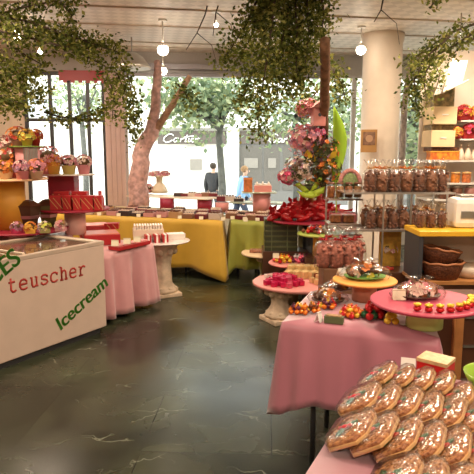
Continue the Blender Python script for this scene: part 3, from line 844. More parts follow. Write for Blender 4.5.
potpink = P_('pot pink', (.78, .30, .33)); potyel = P_('pot yellow', (.82, .45, .08)); potlime = P_('pot lime', (.72, .62, .2)); potcream = P_('pot cream', (.82, .62, .4)); 
G1 = 'flower pots on the white board'
pot('ochre flower pot with yellow and orange flowers on the white board', (xat(53, WB.y-.05), WB.y-.05, WB.z), .065, .09, potyel, ('yellow', 'orange', 'red'), group=G1)
pot('lime yellow pot with pink and white flowers between two pots on white board', (xat(68, WB.y-.03), WB.y-.03, WB.z), .07, .085, potlime, ('pink', 'white', 'lilac'), group=G1)
pot('pink flower pot with pink flowers at right end of the white board', (xat(83, WB.y), WB.y, WB.z), .065, .09, potpink, ('pink', 'white', 'hotpink'), group=G1)
G2 = 'flower pots on the peach board'
pot('yellow flowers in a cream pot at the left edge of the peach board', (xat(4, YL-.2), YL-.2, CQ.z), .065, .07, potcream, ('yellow', 'orange', 'pink'), group=G2)
pot('pink flower pot with lilac flowers in the middle of the peach board', (xat(21, YL-.22), YL-.22, CQ.z), .062, .075, potpink, ('pink', 'lilac', 'white'), group=G2)
pot('cream pot with pink and orange flowers right on the peach board', (xat(35, YL-.16), YL-.16, CQ.z), .062, .07, potcream, ('pink', 'orange', 'white'), bloom=1.2, group=G2)
G3 = 'flowers on the green topped drum'
pot('orange and red flower bunch on the left of the green board', (xat(18, YL-.03), YL-.03, CT.z), .05, .05, potpink, ('orange', 'red', 'yellow'), bloom=1.7, group=G3)
pot('lime yellow flower pot in the middle of the green board', (xat(27, YL-.09), YL-.08, CT.z), .05, .06, P_('pot mustard', (.7, .5, .08)), ('yellow', 'lime', 'orange'), bloom=1.2, group=G3)
pot('red flower pot with red and orange flowers right on green board', (xat(36, YL-.02), YL-.02, CT.z), .045, .07, red, ('red', 'orange', 'yellow'), bloom=1.2, group=G3)
pot('bunch of white and red flowers at the left edge below the leaves', (xat(4, YL-.05), YL+.05, CQ.z), .10, .15, P_('pot dark red', (.3, .03, .04)), ('white', 'orange', 'red'), bloom=1.3, group=G3, n=80)
# pink cellophane bundle and upper orange bunch
pk = at(48, 155, Y=5.5)
pot('round pink flower bundle behind the green topped drum', (pk.x, 5.5, CQ.z), .09, .12, potpink, ('pink', 'pink', 'white'), bloom=1.35, group='bundles of flowers', n=90)
m = MB(); m.lathe([(.06, 0), (.11, .12), (.13, .40)], n=24); m.build('x', red) if False else m.bm.free()
pk = at(6, 118, Y=YL+.1)
# orange-red bunch on top of stacked pots
def bouquet(label, loc, r, cols, wrapm, n=90, group='bouquets', tilt=(0, 0, 0), bs=.03):
    seedc[0] += 1; rnd = random.Random(seedc[0])
    t = thing('bouquet', label, 'bouquet', loc, 0, group); t.rotation_euler = tilt
    m = MB(); m.lathe([(.02, 0), (r*.9, r*1.2), (r*1.05, r*1.4)], n=14, cap=False, wob=lambda a, z: 1+.08*math.sin(7*a)*(z > .05)); m.build('wrapping', wrapm, t, solid=.002)
    m = MB(); m.mi = 3; m.ball((0, 0, r*1.3), r*.8, (1, 1, .75), 1); blossoms(m, (0, 0, r*1.3), r, r*.8, n, bs, rnd); m.build('flowers', [petal[c] for c in cols]+[mat('leafy core', (.16, .10, .04), .8)], t)
    return t
bouquet('orange and red bouquet rising behind the green board at far left', (xat(9, YL+.2), YL+.2, CT.z-.22), .13, ('orange', 'red', 'yellow'), mat('salmon paper', (.75, .25, .15), .6))
bouquet('pink bouquet leaning in at the left picture edge', (xat(1, YL+.1), YL+.12, CT.z-.12), .1, ('pink', 'white', 'red'), mat('rose paper', (.75, .3, .3), .6))
# small flower boxes on crimson board
G4 = 'small flower boxes on the crimson board'
rows_ = [(12, 'hotpink', ('lilac', 'pink', 'white'), 'magenta box with lilac flowers'), (26, None, ('yellow', 'orange', 'yellow'), 'yellow box with yellow flowers'), (41, None, ('lime', 'white', 'lilac'), 'olive box with pale green flowers'), (57, None, ('white', 'pink', 'lilac'), 'rose box with white and lilac flowers')]
bm_ = [P_('box magenta', (.55, .05, .14)), P_('box yellow', (.8, .42, .05)), P_('box olive', (.35, .32, .12)), P_('box rose', (.6, .3, .3))]
for i, (px, _, cols, d) in enumerate(rows_):
    yy = YL-.30+(.0, -.03, .0, .10)[i]
    pot('small %s on the crimson board' % d, (xat(px, yy), yy, CR.z), .045, .035, bm_[i], cols, group=G4, square=True, n=26, bs=.02, bloom=.95)
card(51, 224, z=CR.z, w=.05, h=.045, label='cream price card on the crimson board of small flower boxes')
# dark hexagonal baskets behind
for i, (px, w) in enumerate(((28, .12), (44, .10))):
    m = MB(); m.lathe([(w*.6, 0), (w, .2)], n=6, smooth=False); t = thing('gift_basket', ('dark brown hexagonal gift tub beside the ochre drum', 'smaller dark olive hexagonal gift tub right of the brown one')[i], 'gift tub', (xat(px, YL+.1), YL+.02+.1*i, CR.z))
    m.build('tub', (mat('dark brown foil', (.07, .04, .02), .3), mat('dark olive foil', (.10, .09, .03), .3))[i], t)
    m = MB(); m.lathe([(w*1.02, .2), (w*1.05, .21), (w*.5, .25), (.02, .26)], n=6, smooth=False); m.build('lid', wood, t)
    m = MB(); m.lathe([(w*.8+.003, .09), (w*.87+.003, .12)], n=6, smooth=False, cap=False); m.build('ribbon', greybox, t)

# ------------------------------------------------------------------ long display boards by the window
def board(label, pa, pb_, z, w, m_, th=.015):
    a_, b_ = Vector(pa), Vector(pb_); c = (a_+b_)/2; L_ = (b_-a_).length
    mb = MB(); mb.box((0, 0, -th/2), (L_, w, th), bev=.003)
    return tag(mb.build('display_board', m_, None, loc=(c.x, c.y, z), rz=math.atan2(b_.y-a_.y, b_.x-a_.x)), label, 'shelf')
creamb = mat('cream shelf board', (.80, .66, .5), .35); greeng = mat('green glass shelf', (.52, .60, .45), .12)
zb = .90
q0 = at(134, 194.5, z=zb); q1 = at(214, 198, z=zb); 
board('cream shelf board raised on drums above the yellow table', (q0.x, q0.y), (q1.x, q1.y), zb, .38, creamb)
q2 = at(206, 192, Y=8.1); 
q3 = at(205, 200, z=.885-.0); q4 = at(268, 201, z=.885)
board('pale green glass shelf over the green table', (q3.x+.35, q3.y-.0), (q4.x+.2, q4.y), .884-.017, .3, greeng)
def drum(px, z0, z1, Y, r, m_, label):
    mb = MB(); mb.lathe([(r, 0), (r, z1-z0-.001)], n=32); return tag(mb.build('pedestal_drum', m_, None, loc=(xat(px, Y), Y, z0)), label, 'pedestal', 'drums holding the window shelves')
magenta = mat('magenta paint', (.35, .02, .06), .5)
yt = lambda px: at(px, 200, z=.9).y
zt = .724
drum(140, zt, zb-.015, at(140, 196, z=zb).y, .09, pinkpaint, 'pink drum at left end below the cream shelf board')
drum(166, zt, zb-.015, at(166, 197, z=zb).y, .10, magenta, 'magenta drum under the middle of the cream shelf board')
drum(204, zt, zb-.015, at(206, 198, z=zb).y, .10, magenta, 'magenta drum under the right end of the cream shelf board')
drum(222, zt, .867-.015, q3.y+.02, .09, pinkpaint, 'small pink drum under the glass shelf over the green table')
drum(262, zt-.005, zat(191.5, 7.2)-.016, 7.2, .115, pinkpaint, 'tall pink drum on the olive green table')
zz = zat(191.5, 7.2)
m = MB(); m.box((0, 0, -.0075), (.44, .3, .015), bev=.003); tag(m.build('display_board', greeng, None, loc=(xat(259, 7.2), 7.2, zz)), 'short glass shelf on the tall pink drum', 'shelf')
m = MB(); m.box((0, 0, .09), (.11, .1, .18), bev=.004); m2 = m
t = thing('orange_gift_box', 'upright orange gift box on the short glass shelf', 'gift box', (xat(248, 7.15), 7.15, zz)); m.build('box', mat('orange patterned paper', (.65, .20, .06), .5, noise=.4, nscale=30), t)
m = MB(); m.box((0, 0, .165), (.115, .105, .03), bev=.003); m.build('lid', mat('orange lid', (.7, .25, .08), .5), t)
t = thing('pink_gift_box', 'wide pink gift box with cream rim on short glass shelf', 'gift box', (xat(263, 7.17), 7.17, zz)); m = MB(); m.box((0, 0, .04), (.22, .15, .08), bev=.004); m.build('box', pinkboard, t)
m = MB(); m.box((0, 0, .09), (.2, .13, .02), bev=.002); m.build('lid', mat('cream lid', (.8, .7, .6), .5), t)
for i, px in enumerate((257, 263, 269)): 
    m = MB(); m.ball((0, 0, .014), .016, sub=1, jit=.1); tag(m.build('wrapped_praline', mat('white foil', (.8, .75, .7), .3), None, loc=(xat(px, 7.17), 7.17+.02*(i % 2), zz+.10)), 'white wrapped praline, %s on the pink gift box' % ('left one', 'middle one', 'right one')[i], 'sweet', 'pralines on the pink box')

# small boxes on window tables
smm = [mat('box wine', (.16, .02, .03), .4), mat('box dark', (.05, .03, .03), .4), mat('box white', (.62, .52, .46), .4), mat('box brown', (.25, .12, .07), .5), mat('box rose', (.6, .18, .2), .4), mat('box tan', (.5, .3, .15), .5)]
nm = ['wine red', 'dark brown', 'white', 'brown', 'rose', 'tan']
def small_box(kind, w, d, h):
    mb = MB(); mb.box((0, 0, h/2), (w, d, h), bev=.002)
    if kind in (2, 4, 5):
        mb.slot(1)
        for i in range(3):
            for j in range(2): mb.box(((i-1)*w*.28, (j-.5)*d*.45, h+.006), (w*.2, d*.28, .014), bev=.002)
    else:
        mb.slot(2)
        for i in range(4):
            for j in range(2): mb.box(((i-1.5)*w*.23, (j-.5)*d*.42, h+.005), (w*.12, d*.24, .012), bev=.002)
    return mb
protos = {}
def place_small(kind, loc, rz, label, group, sc=1):
    if kind not in protos:
        o = small_box(kind, .14, .11, .05).build('chocolate_box', [smm[kind], choc, mat('pale pralines', (.75, .58, .45), .4)], None); protos[kind] = o
        o['category'] = 'chocolate box'
    else:
        o = protos[kind].copy(); C.objects.link(o)
    o.location = loc; o.rotation_euler = (0, 0, rz); o.scale = (sc, sc, R.uniform(.6, 1.5)); o['label'] = label; o['group'] = group
    return o
rb = random.Random(5)
# rows along the yellow table
rowname = ['front', 'second', 'third', 'back']
for row in range(4):
    n = 13
    for i in range(n):
        s_ = -.62+(i+.5)*((YB-YA).length+.62)/n
        p_ = YA+d1*s_+n1*(.12+row*.2)
        if row == 3 and i % 3 == 1: continue
        k = rb.choice((0, 1, 0, 4, 5, 3, 2)); 
        place_small(k, (p_.x, p_.y, yb+.004), math.atan2(d1.y, d1.x)+rb.uniform(-.12, .12), '%s chocolate box, %s from left in %s row on yellow table' % (nm[k], ORD[i], rowname[row]), 'chocolate boxes on the yellow table', 1.0)
for row in range(3):
    for i in range(5):
        p_ = ga+d2*(.12+i*.14)+n2*(.12+row*.2)
        if abs(p_.x-xat(262, 7.2)) < .2 and abs(p_.y-7.2) < .2: continue
        k = rb.choice((0, 1, 3, 5, 4))
        place_small(k, (p_.x, p_.y, yb+.0), math.atan2(d2.y, d2.x)+rb.uniform(-.1, .1), '%s chocolate box, %s from left in %s row on green table' % (nm[k], ORD[i], rowname[row]), 'chocolate boxes on the green table')
# cards along front edges
for i in range(9):
    p_ = YA+d1*(-.3+i*.28)+n1*.035
    mb = MB(); mb.box((0, 0, .02), (.05, .002, .04), rot=Matrix.Rotation(rad(-20), 4, 'X')); tag(mb.build('price_card', cardm, None, loc=(p_.x, p_.y, yb+.002)), 'cream price card, %s from the left along the yellow table edge' % ORD[i], 'card', 'price cards on the yellow table')
for i in range(4):
    p_ = ga+d2*(.12+i*.17)+n2*.03
    mb = MB(); mb.box((0, 0, .02), (.05, .002, .04), rot=Matrix.Rotation(rad(-20), 4, 'X')); tag(mb.build('price_card', cardm, None, loc=(p_.x, p_.y, yb-.001)), 'cream price card, %s from the left along the green table edge' % ORD[i], 'card', 'price cards on the green table')
# boxes on the shelf boards
for i, px in enumerate((178, 185, 192, 199, 206, 213)):
    pp = at(px, 196.5, z=zb)
    place_small((1, 0, 2, 4, 3, 0)[i], (pp.x, pp.y+.05, zb), .05, '%s chocolate box, %s from left at the right end of cream shelf board' % (nm[(1, 0, 2, 4, 3, 0)[i]], ORD[i]), 'boxes on the cream shelf board', .9)
for i, px in enumerate((219, 227, 235)):
    pp = at(px, 198, z=.867)
    place_small((0, 2, 1)[i], (pp.x+.05, q3.y+.02, .868), .05, '%s chocolate box, %s from left on the glass shelf' % (nm[(0, 2, 1)[i]], ORD[i]), 'boxes on the glass shelf', .95)
# tray box on top of small pink drum
# flower stand at left end of cream board
pp = at(157, 193, z=zb)
t = thing('flower_stand', 'cream cone stand with a ring of pink blossoms on the cream shelf board', 'flower stand', (pp.x+.03, pp.y+.08, zb))
m = MB(); m.lathe([(.13, 0), (.12, .05), (.09, .11), (.05, .15), (.05, .22), (.06, .25)], n=28); m.build('cone', mat('cream cone', (.8, .68, .52), .5), t)
disc_mb(.17, .012).build('disc', creamb, t, loc=(0, 0, .262))
m = MB()
rnd = random.Random(3)
for k in range(9):
    a_ = k*2*PI/9; blossoms(m, (.12*math.cos(a_), .12*math.sin(a_), .28), .045, .045, 14, .024, rnd)
m.build('blossoms', [petal['pink'], petal['white'], petal['lilac']], t)
pot('pink flower bunch left of the cream cone stand by the window', (xat(147, pp.y), pp.y+.05, zb), .06, .05, potpink, ('pink', 'white', 'lilac'), group='flowers by the window')

# pale pink table: red boxes, baskets
def T2(px, py): return at(px, py, z=zl+.004)
stripe = mat('red white stripes', (.7, .08, .08), .4)
for i, (px, py, w, d, h, mm, lab) in enumerate(((101, 243, .34, .30, .10, red, 'long red box behind the price cards on pale pink table'), (94, 236, .3, .26, .12, mat('deep red paper', (.5, .05, .05), .4), 'deep red box at the back of the pale pink table'),)):
    p_ = T2(px, py); t = thing('gift_box', lab, 'gift box', p_, .35, 'boxes on the pale pink table'); m = MB(); m.box((0, 0, h/2), (w, d, h), bev=.004); m.build('box', mm, t)
    m = MB(); m.box((0, 0, h+.004), (w*.96, d*.96, .012), bev=.002); m.build('lid', mat('salmon lid', (.75, .22, .16), .4), t)
p_ = T2(130, 247)
t = thing('sweet_tray', 'shallow red tray along the front of the pale pink table', 'tray', p_, math.atan2(dl.y, dl.x)+PI)
m = MB(); m.box((0, 0, .006), (.44, .13, .01)); 
for sy in (-1, 1): m.box((0, sy*.065, .02), (.44, .006, .03))
for sx in (-1, 1): m.box((sx*.22, 0, .02), (.006, .13, .03))
m.build('tray', red, t)
m = MB(); m.box((0, 0, .03), (.41, .1, .035), bev=.004); m.build('sweets', mat('pink sweets', (.8, .3, .28), .4, noise=.4, nscale=60), t)
for i, (px, py) in enumerate(((115, 247), (127, 245), (137, 243))):
    card(px, py-1, z=zl+.06, w=.065, h=.055, label='cream price card, %s of three above the red tray' % ('left', 'middle', 'right')[i])
# cookie basket with white sticks
p_ = T2(146, 238)
t = thing('biscuit_basket', 'cream box filled with rows of pale biscuit sticks', 'basket', p_+Vector((0, .15, 0)), .2)
m = MB(); m.box((0, 0, .04), (.32, .2, .08), bev=.004); m.build('box', cream, t)
m = MB()
for i in range(11): m.box((-.14+i*.028, 0, .10), (.02, .17, .05), bev=.006)
m.build('sticks', mat('white biscuit', (.85, .76, .66), .5), t)
for i in range(3):
    p_ = at(152+i*5.5, 240-i, z=ZG+.0)
    p_ = Vector((GD.x-.13+i*.085, GD.y-.13+.02*i, ZG))
    t = thing('striped_packet', 'red packet with white stripe, %s on the round glass shelf' % ('left', 'middle', 'right')[i], 'packet', p_, .3, 'striped packets')
    m = MB(); m.box((0, 0, .04), (.06, .16, .08), bev=.003); m.build('packet', red, t); m = MB(); m.box((0, 0, .041), (.02, .163, .083)); m.build('stripe', white, t)
m = MB(); m.box((0, 0, .03), (.2, .14, .06), bev=.004); tag(m.build('white_box', white, None, loc=(GD.x+.13, GD.y+.1, ZG), rz=.3), 'flat white box on the round glass shelf', 'box')

# ------------------------------------------------------------------ pink birch trunk and trees inside
def limb(pts, r0, r1, mb, n=10, jit=.0):
    P2 = []
    for a_, b_ in zip(pts[:-1], pts[1:]):
        for k in range(4): P2.append(Vector(a_).lerp(Vector(b_), k/4)+Vector((R.uniform(-jit, jit), R.uniform(-jit, jit), 0)))
    P2.append(Vector(pts[-1])); mb.tube(P2, r0, n, r1)
Yb = 7.95
t = thing('birch_tree', 'leaning pink birch trunk forking by the window pier', 'tree trunk', (xat(137, Yb), Yb, .724))
o0 = Vector((xat(137, Yb), Yb, .724))
A_ = lambda px, py, y=Yb: at(px, py, Y=y)-o0
m = MB(); q = A_(137, 200); limb([(0, 0, 0), A_(138, 175), A_(143, 150), A_(153, 128)], .15, .10, m, 14, .018); limb([A_(151, 134), A_(155, 110), A_(158, 75, Yb-.1), A_(157, 62)], .085, .045, m, 12, .01)
m.build('trunk', pinkbark, t)
m = MB(); limb([A_(150, 138), A_(158, 128), A_(172, 105, Yb-.2), A_(190, 76, Yb-.3)], .06, .035, m, 10, .01); m.build('branch', mat('tan branch', (.45, .28, .18), .8, noise=.4, nscale=20, bump=.6), t)
# brown trunk in the middle
Yt = 6.75
pp = at(322, 200, Y=Yt)
t = thing('display_tree', 'slim brown tree trunk rising behind the flower arrangement', 'tree trunk', (pp.x, Yt, .0))
o0 = Vector((pp.x, Yt, 0))
m = MB(); limb([(0, 0, 0), at(321, 200, Y=6.7)-o0, at(323, 140, Y=6.15)-o0, at(325, 90, Y=5.6)-o0, at(325, 40, Y=5.1)-o0], .06, .045, m, 12, .008); m.build('trunk', barkm, t)
m = MB(); m.lathe([(.2, 0), (.2, .02), (.07, .05)], n=24); m.build('base', darkframe, t)
# slim white trunk outside right of column (inside window)
pp = at(402, 190, Y=8.3)
t = thing('birch_pole', 'slim pale birch pole in the window right of the column', 'tree trunk', (xat(401, 8.3), 8.3, 0)); o0 = Vector((xat(401, 8.3), 8.3, 0))
m = MB(); limb([(0, 0, 0), at(401, 165, Y=8.3)-o0, at(404, 110, Y=8.3)-o0, at(408, 78, Y=8.3)-o0, at(412, 62, Y=8.25)-o0], .055, .035, m, 10, .006); m.build('trunk', mat('pale birch bark', (.62, .5, .45), .7, noise=.5, nscale=14, bump=.5), t)

# hanging foliage
def hanging(name, label, lines, Y, n, size, spread, stems=True, dy=.25, anchor=None):
    t = thing(name, label, 'foliage', (0, 0, 0), group=None)
    W = []
    for ln in lines:
        y0 = Y+R.uniform(-dy, dy); W.append([at(px, py, Y=y0+R.uniform(-.05, .05)) for px, py in ln])
    o0 = Vector((W[0][0].x, W[0][0].y, HZ)); t.location = o0
    W = [[p_-o0 for p_ in w] for w in W]
    mb = MB()
    for w in W: mb.tube(w, .012, 6, .003)
    mb.build('stems', twigm, t)
    mb = MB(); leafcloud(mb, W, n, size, spread)
    # keep leaves below the ceiling
    for v in mb.bm.verts:
        if v.co.z > -.01: v.co.z = -.01-abs(v.co.z)*.3
    mb.build('leaves', lf, t)
    return t
hanging('hanging_foliage', 'large mass of olive green leaves hanging from ceiling in the middle', [
 [(262, -12), (246, 25), (222, 62)], [(266, -12), (250, 40), (232, 68)], [(272, -12), (262, 50), (246, 88), (240, 108)], [(276, -12), (270, 40), (262, 90), (258, 118), (259, 138)],
 [(285, -12), (284, 40), (281, 80), (274, 104)], [(295, -12), (297, 40), (296, 75), (290, 96)], [(306, -12), (309, 30), (305, 66), (299, 84)], [(314, -12), (318, 20), (315, 50)], [(320, -12), (324, 14), (322, 30)],
 [(280, -5), (262, 20), (250, 22)], [(290, 5), (280, 50), (268, 80)], [(300, 5), (295, 60), (300, 88)]], 5.4, 9000, .042, .065)
hanging('hanging_foliage', 'leafy branch arching over the upper left above the freezer', [
 [(-15, 12), (30, 22), (75, 38), (118, 52), (126, 66)], [(-12, 28), (30, 38), (70, 48), (105, 66), (114, 95), (112, 122)], [(-12, 18), (20, 8), (50, 2), (80, -4)], [(10, 45), (30, 58), (45, 66)],
 [(30, 22), (50, 32), (92, 42), (120, 44)], [(60, 2), (72, 15), (66, 30)], [(-12, 24), (25, 30), (60, 40), (90, 50)]], 4.9, 3900, .038, .045)
hanging('hanging_foliage', 'dense leaves at far left above the flower bunches', [
 [(-12, 55), (5, 62), (22, 70), (38, 92)], [(-12, 72), (8, 84), (28, 95), (46, 92)], [(-12, 90), (10, 100), (30, 106)], [(-10, 65), (10, 75), (40, 72)], [(-10, 98), (8, 108), (20, 104)]], 5.2, 1900, .042, .06)
hanging('leaf_garland', 'thin leaf garland along the door transom', [[(44, 112), (60, 117), (78, 118), (98, 114), (112, 104)]], 5.8, 420, .042, .04)
hanging('hanging_foliage', 'trailing leaves on the edge of the window pier', [[(124, 60), (130, 85), (133, 105), (135, 140)], [(118, 75), (128, 100), (134, 125)], [(178, 84), (186, 95), (196, 108)]], 7.5, 900, .06, .07)
hanging('hanging_foliage', 'thin branch with leaves reaching from the upper right', [[(486, 20), (452, 32), (425, 50), (404, 66)], [(478, 30), (450, 48), (428, 60)], [(486, 34), (462, 44), (452, 56)], [(450, 36), (432, 52), (420, 62)]], 4.4, 620, .036, .035)
hanging('hanging_foliage', 'leaves drooping to the cream boxes right of the column', [[(428, 55), (414, 80), (416, 104), (422, 118)], [(438, 50), (424, 76), (426, 100)], [(432, 60), (440, 74), (436, 90)], [(410, 62), (412, 80), (408, 96)]], 6.0, 900, .045, .06)
hanging('hanging_foliage', 'small sprig of leaves hanging from the ceiling at top right', [[(432, -12), (434, 2), (430, 8)], [(440, -12), (436, 4)]], 4.4, 90, .04, .03)
hanging('hanging_foliage', 'leafy twigs behind the slim brown trunk at centre right', [[(326, 60), (334, 75), (338, 96)], [(330, 66), (342, 84), (346, 104)], [(318, 90), (310, 100), (300, 112)]], 6.3, 500, .05, .07)
# bare twigs on the ceiling
def twig(label, pts, Y):
    W = [at(px, py, Y=Y) for px, py in pts]; o0 = W[0].copy(); m = MB(); m.tube([w-o0 for w in W], .009, 6, .004)
    k = len(W)//2; m.tube([W[k]-o0, W[k]-o0+Vector((.15, 0, -.12)), W[k]-o0+Vector((.2, .05, -.3))], .005, 5, .002)
    tag(m.build('bare_twig', twigm, None, loc=o0), label, 'twig', 'bare twigs on the ceiling')
twig('long bare twig hanging left of the central foliage', [(210, -5), (205, 15), (197, 33), (186, 50)], 6.0)
twig('bare twig crossing beside the small spotlight', [(222, -5), (216, 12), (213, 36)], 6.0)
twig('bare twig hanging between the column and the top right sprig', [(384, -5), (381, 10), (374, 22)], 5.5)

# ------------------------------------------------------------------ centre: flower arrangement, red fabric, green boxes
YC = 6.15
zr = zat(219, YC)
# green box stacks on a low plinth
YG = 6.15
zg0 = zat(249, YG)
t = thing('display_plinth', 'low dark plinth under the stacks of green boxes', 'plinth', (xat(286, YG), YG+.05, 0)); m = MB(); m.box((0, 0, zg0/2), (.5, .42, zg0), bev=.004); m.build('plinth', wood, t)
gb_ = thing('green_chocolate_box', 'x', 'chocolate box', (0, 0, -50))
bh = (zat(218, YG)-zg0)/6
m = MB(); m.box((0, 0, bh/2), (1, 1, bh*.98)); m.build('box', greenbox, gb_, bevel=.003)
m = MB(); m.box((0, 0, bh*.8), (1.02, 1.02, bh*.3)); m.build('lid', mat('olive lid', (.09, .10, .035), .4), gb_, bevel=.003)
m = MB(); m.box((0, 0, bh/2), (.05, 1.03, bh*1.0)); m.build('ribbon', mat('green ribbon', (.12, .15, .06), .4), gb_)
for c_, (px, w, nme) in enumerate(((272, .15, 'left'), (288, .22, 'right'))):
    for k in range(6):
        dup(gb_, 'dark green box, %s up in the %s stack below the red fabric' % (['lowest', 'second', 'third', 'fourth', 'fifth', 'topmost'][k], nme), (xat(px, YG-.05), YG-.02+R.uniform(-.004, .004), zg0+k*bh+.0005*k), R.uniform(-.02, .02), 'stacked green boxes', scale=(w, .22, 1))
# wide crimson board with petals
t = stand('petal_stand', 'round crimson board on a dark post under the heap of red fabric', (xat(322, YC), YC+.02, 0), zr, .45, crimson, .06, darkframe)
t.location.x = xat(310, YC)
RC = Vector((xat(310, YC), YC+.02, zr))
# heap of red satin: folded pieces
g = 'red satin bundles'
def bundle_mb(seed):
    rnd = random.Random(seed); mb = MB()
    nn = 10; L_ = .2
    for k in range(3):
        mb.ball((rnd.uniform(-.06, .06), rnd.uniform(-.03, .03), .025+.01*k), .05, (rnd.uniform(1.2, 1.9), .8, .5), 2, .08, Matrix.Rotation(rnd.uniform(-.6, .6), 3, 'Y'))
    for k in range(5):
        a_ = rnd.uniform(0, 2*PI); c = Vector((rnd.uniform(-.07, .07), rnd.uniform(-.04, .04), .05)); d = Vector((math.cos(a_), math.sin(a_)*.5, rnd.uniform(.2, 1))).normalized(); e_ = d.cross(Vector((0, 1, .2))).normalized()
        mb.poly([c, c+d*.05+e_*.022, c+d*.09, c+d*.05-e_*.022])
    return mb
pb2 = [bundle_mb(40+i).build('red_satin_bundle', redsatin) for i in range(3)]
for o in pb2: o['category'] = 'satin bundle'
spots = [(-.30, -.12, 0), (-.19, -.15, 0), (-.07, -.17, 0), (.05, -.17, 0), (.17, -.15, 0), (.29, -.10, 0), (-.22, 0, .0), (-.08, -.05, .05), (.06, -.04, .05), (.2, -.02, .04), (-.16, -.07, .06), (.13, -.08, .07), (0, -.08, .09), (-.27, .06, 0.01), (.0, .08, .04), (.27, .05, .01), (-.1, .02, .1), (.09, .01, .11)]
for i, (x, y, z) in enumerate(spots):
    if i < 3: o = pb2[i]
    else: o = pb2[i % 3].copy(); C.objects.link(o)
    o.scale = (1.2, 1.2, 1.2); o.location = (RC.x+x*1.3, RC.y+y*1.3, RC.z+z); o.rotation_euler = (0, R.uniform(-.1, .1), R.uniform(-1, 1)); o['label'] = 'bundle of red satin in the heap on the round crimson board'; o['group'] = g
# cone of upright red sticks at the heap top
for i in range(3):
    m = MB(); m.lathe([(.03, 0), (.045, .06), (.025, .12), (.04, .15)], n=12, wob=lambda a, z: 1+.1*math.sin(5*a)); m.build('x', redsatin).name = 'red_gift_pouch'
    o = bpy.data.objects['red_gift_pouch'] if i == 0 else o
    o = C.objects[-1]; o.location = (RC.x+.02+.09*(i-1), RC.y-.02, RC.z+.12); tag(o, 'upright tied pouch, %s of three on the red satin heap' % ('left', 'middle', 'right')[i], 'pouch', 'pouches on the heap')
    o.data.materials[0] = (redsatin, amber, redsatin)[i]
# lime tissue bow
pp = at(310, 190, Y=5.95)
t = thing('lime_bow', 'lime green ribbon bow above the red satin heap', 'bow', pp)
lime = mat('lime tissue', (.50, .68, .06), .5)
m = MB()
def blade(mb, pts, w, up=Vector((0, -1, 0))):
    P2 = [Vector(p_) for p_ in pts]; L_ = []; n_ = len(P2)
    for k, p_ in enumerate(P2):
        t_ = (P2[min(k+1, n_-1)]-P2[max(k-1, 0)]).normalized(); s_ = t_.cross(up).normalized()
        ww = w*math.sin(PI*min(.97, max(.04, k/(n_-1))))
        L_.append((mb.bm.verts.new(p_-s_*ww), mb.bm.verts.new(p_+up*ww*.25), mb.bm.verts.new(p_+s_*ww)))
    for a_, b_ in zip(L_[:-1], L_[1:]):
        mb.bm.faces.new((a_[0], a_[1], b_[1], b_[0])); mb.bm.faces.new((a_[1], a_[2], b_[2], b_[1]))
    for f_ in mb.bm.faces: f_.smooth = True
blade(m, [(0, 0, -.02), (-.06, -.03, .0), (-.13, -.04, .06), (-.18, -.02, .05)], .035); blade(m, [(0, 0, -.02), (.05, -.02, .04), (.1, -.03, .12), (.12, -.02, .14)], .03)
blade(m, [(-.02, -.02, -.04), (.05, -.04, -.03), (.12, -.05, .0), (.15, -.04, .05)], .035); blade(m, [(-.14, 0, -.01), (-.07, -.04, -.05), (.02, -.05, -.06), (.1, -.04, -.05)], .03)
m.ball((0, -.02, -.03), .03, (1.4, 1, .8), 2)
m.build('ribbon', lime, t, solid=.003)
# tall lime leaf
pp = at(338, 178, Y=5.95)
t = thing('tall_lime_leaf', 'tall lime green paddle shaped leaf beside the slim brown trunk', 'leaf', (pp.x, pp.y, zr))
o0 = Vector((pp.x, pp.y, zr))
m = MB(); Q = lambda px, py: at(px, py, Y=5.95)-o0
P2 = [Q(335, 190), Q(336, 172), Q(339, 155), Q(341, 138), Q(338, 120), Q(334, 106)]
ww = [.02, .045, .075, .08, .05, .006]
L_ = []
for p_, w_ in zip(P2, ww): L_.append([m.bm.verts.new(p_+Vector((-w_, .01, 0))), m.bm.verts.new(p_+Vector((-w_*.5, -.012, 0))), m.bm.verts.new(p_+Vector((0, -.02, 0))), m.bm.verts.new(p_+Vector((w_*.5, -.012, 0))), m.bm.verts.new(p_+Vector((w_, .01, 0)))])
for a_, b_ in zip(L_[:-1], L_[1:]):
    for k in range(4): m.bm.faces.new((a_[k], a_[k+1], b_[k+1], b_[k])).smooth = True
m.build('blade', leaf_mat('lime leaf', (.42, .62, .08)), t, solid=.003, sub=1)
m = MB(); m.tube([(0, .02, 0), Q(336, 190)+Vector((0, 0, 0)), Q(340, 140)+Vector((0, -.0, 0))], .008, 6, .004); m.build('stem', lime, t)
# tall vase with the arrangement
t = thing('flower_vase', 'glass vase holding the tall arrangement behind the red heap', 'vase', (xat(312, 6.35), 6.35, 0))
zv = zat(178, 6.35)
m = MB(); m.lathe([(.14, 0), (.14, zv-.22)], n=32); m.build('stand', mat('olive pedestal', (.25, .22, .12), .6), t)
m = MB(); m.lathe([(.06, zv-.22), (.09, zv-.1), (.07, zv-.0)], n=28); m.build('vase', mat('green glass', (.1, .14, .06), .15), t)
def clump(label, px, py, Y, r, cols, n=70, bs=.035, name='flower_bunch'):
    seedc[0] += 1; rnd = random.Random(seedc[0]); p_ = at(px, py, Y=Y)
    t = thing(name, label, 'flowers', p_, group='flowers of the tall arrangement')
    m = MB(); m.mi = 3; m.ball((0, 0, 0), r*.5, sub=1); blossoms(m, (0, 0, 0), r, r*.9, int(n*2), bs*.85, rnd, -1); m.build('flowers', [petal[c] if c in petal else MATS[c] for c in cols]+[mat('leafy core', (.16, .10, .04), .8)], t)
    m = MB(); tgt = Vector((xat(316, 6.2), 6.2, p_.z-.1))-p_; m.tube([(0, 0, 0), tgt*.5+Vector((0, 0, -.05)), tgt], .008, 6); m.build('stem', twigm, t)
mat('dark moss', (.06, .07, .02), .8)
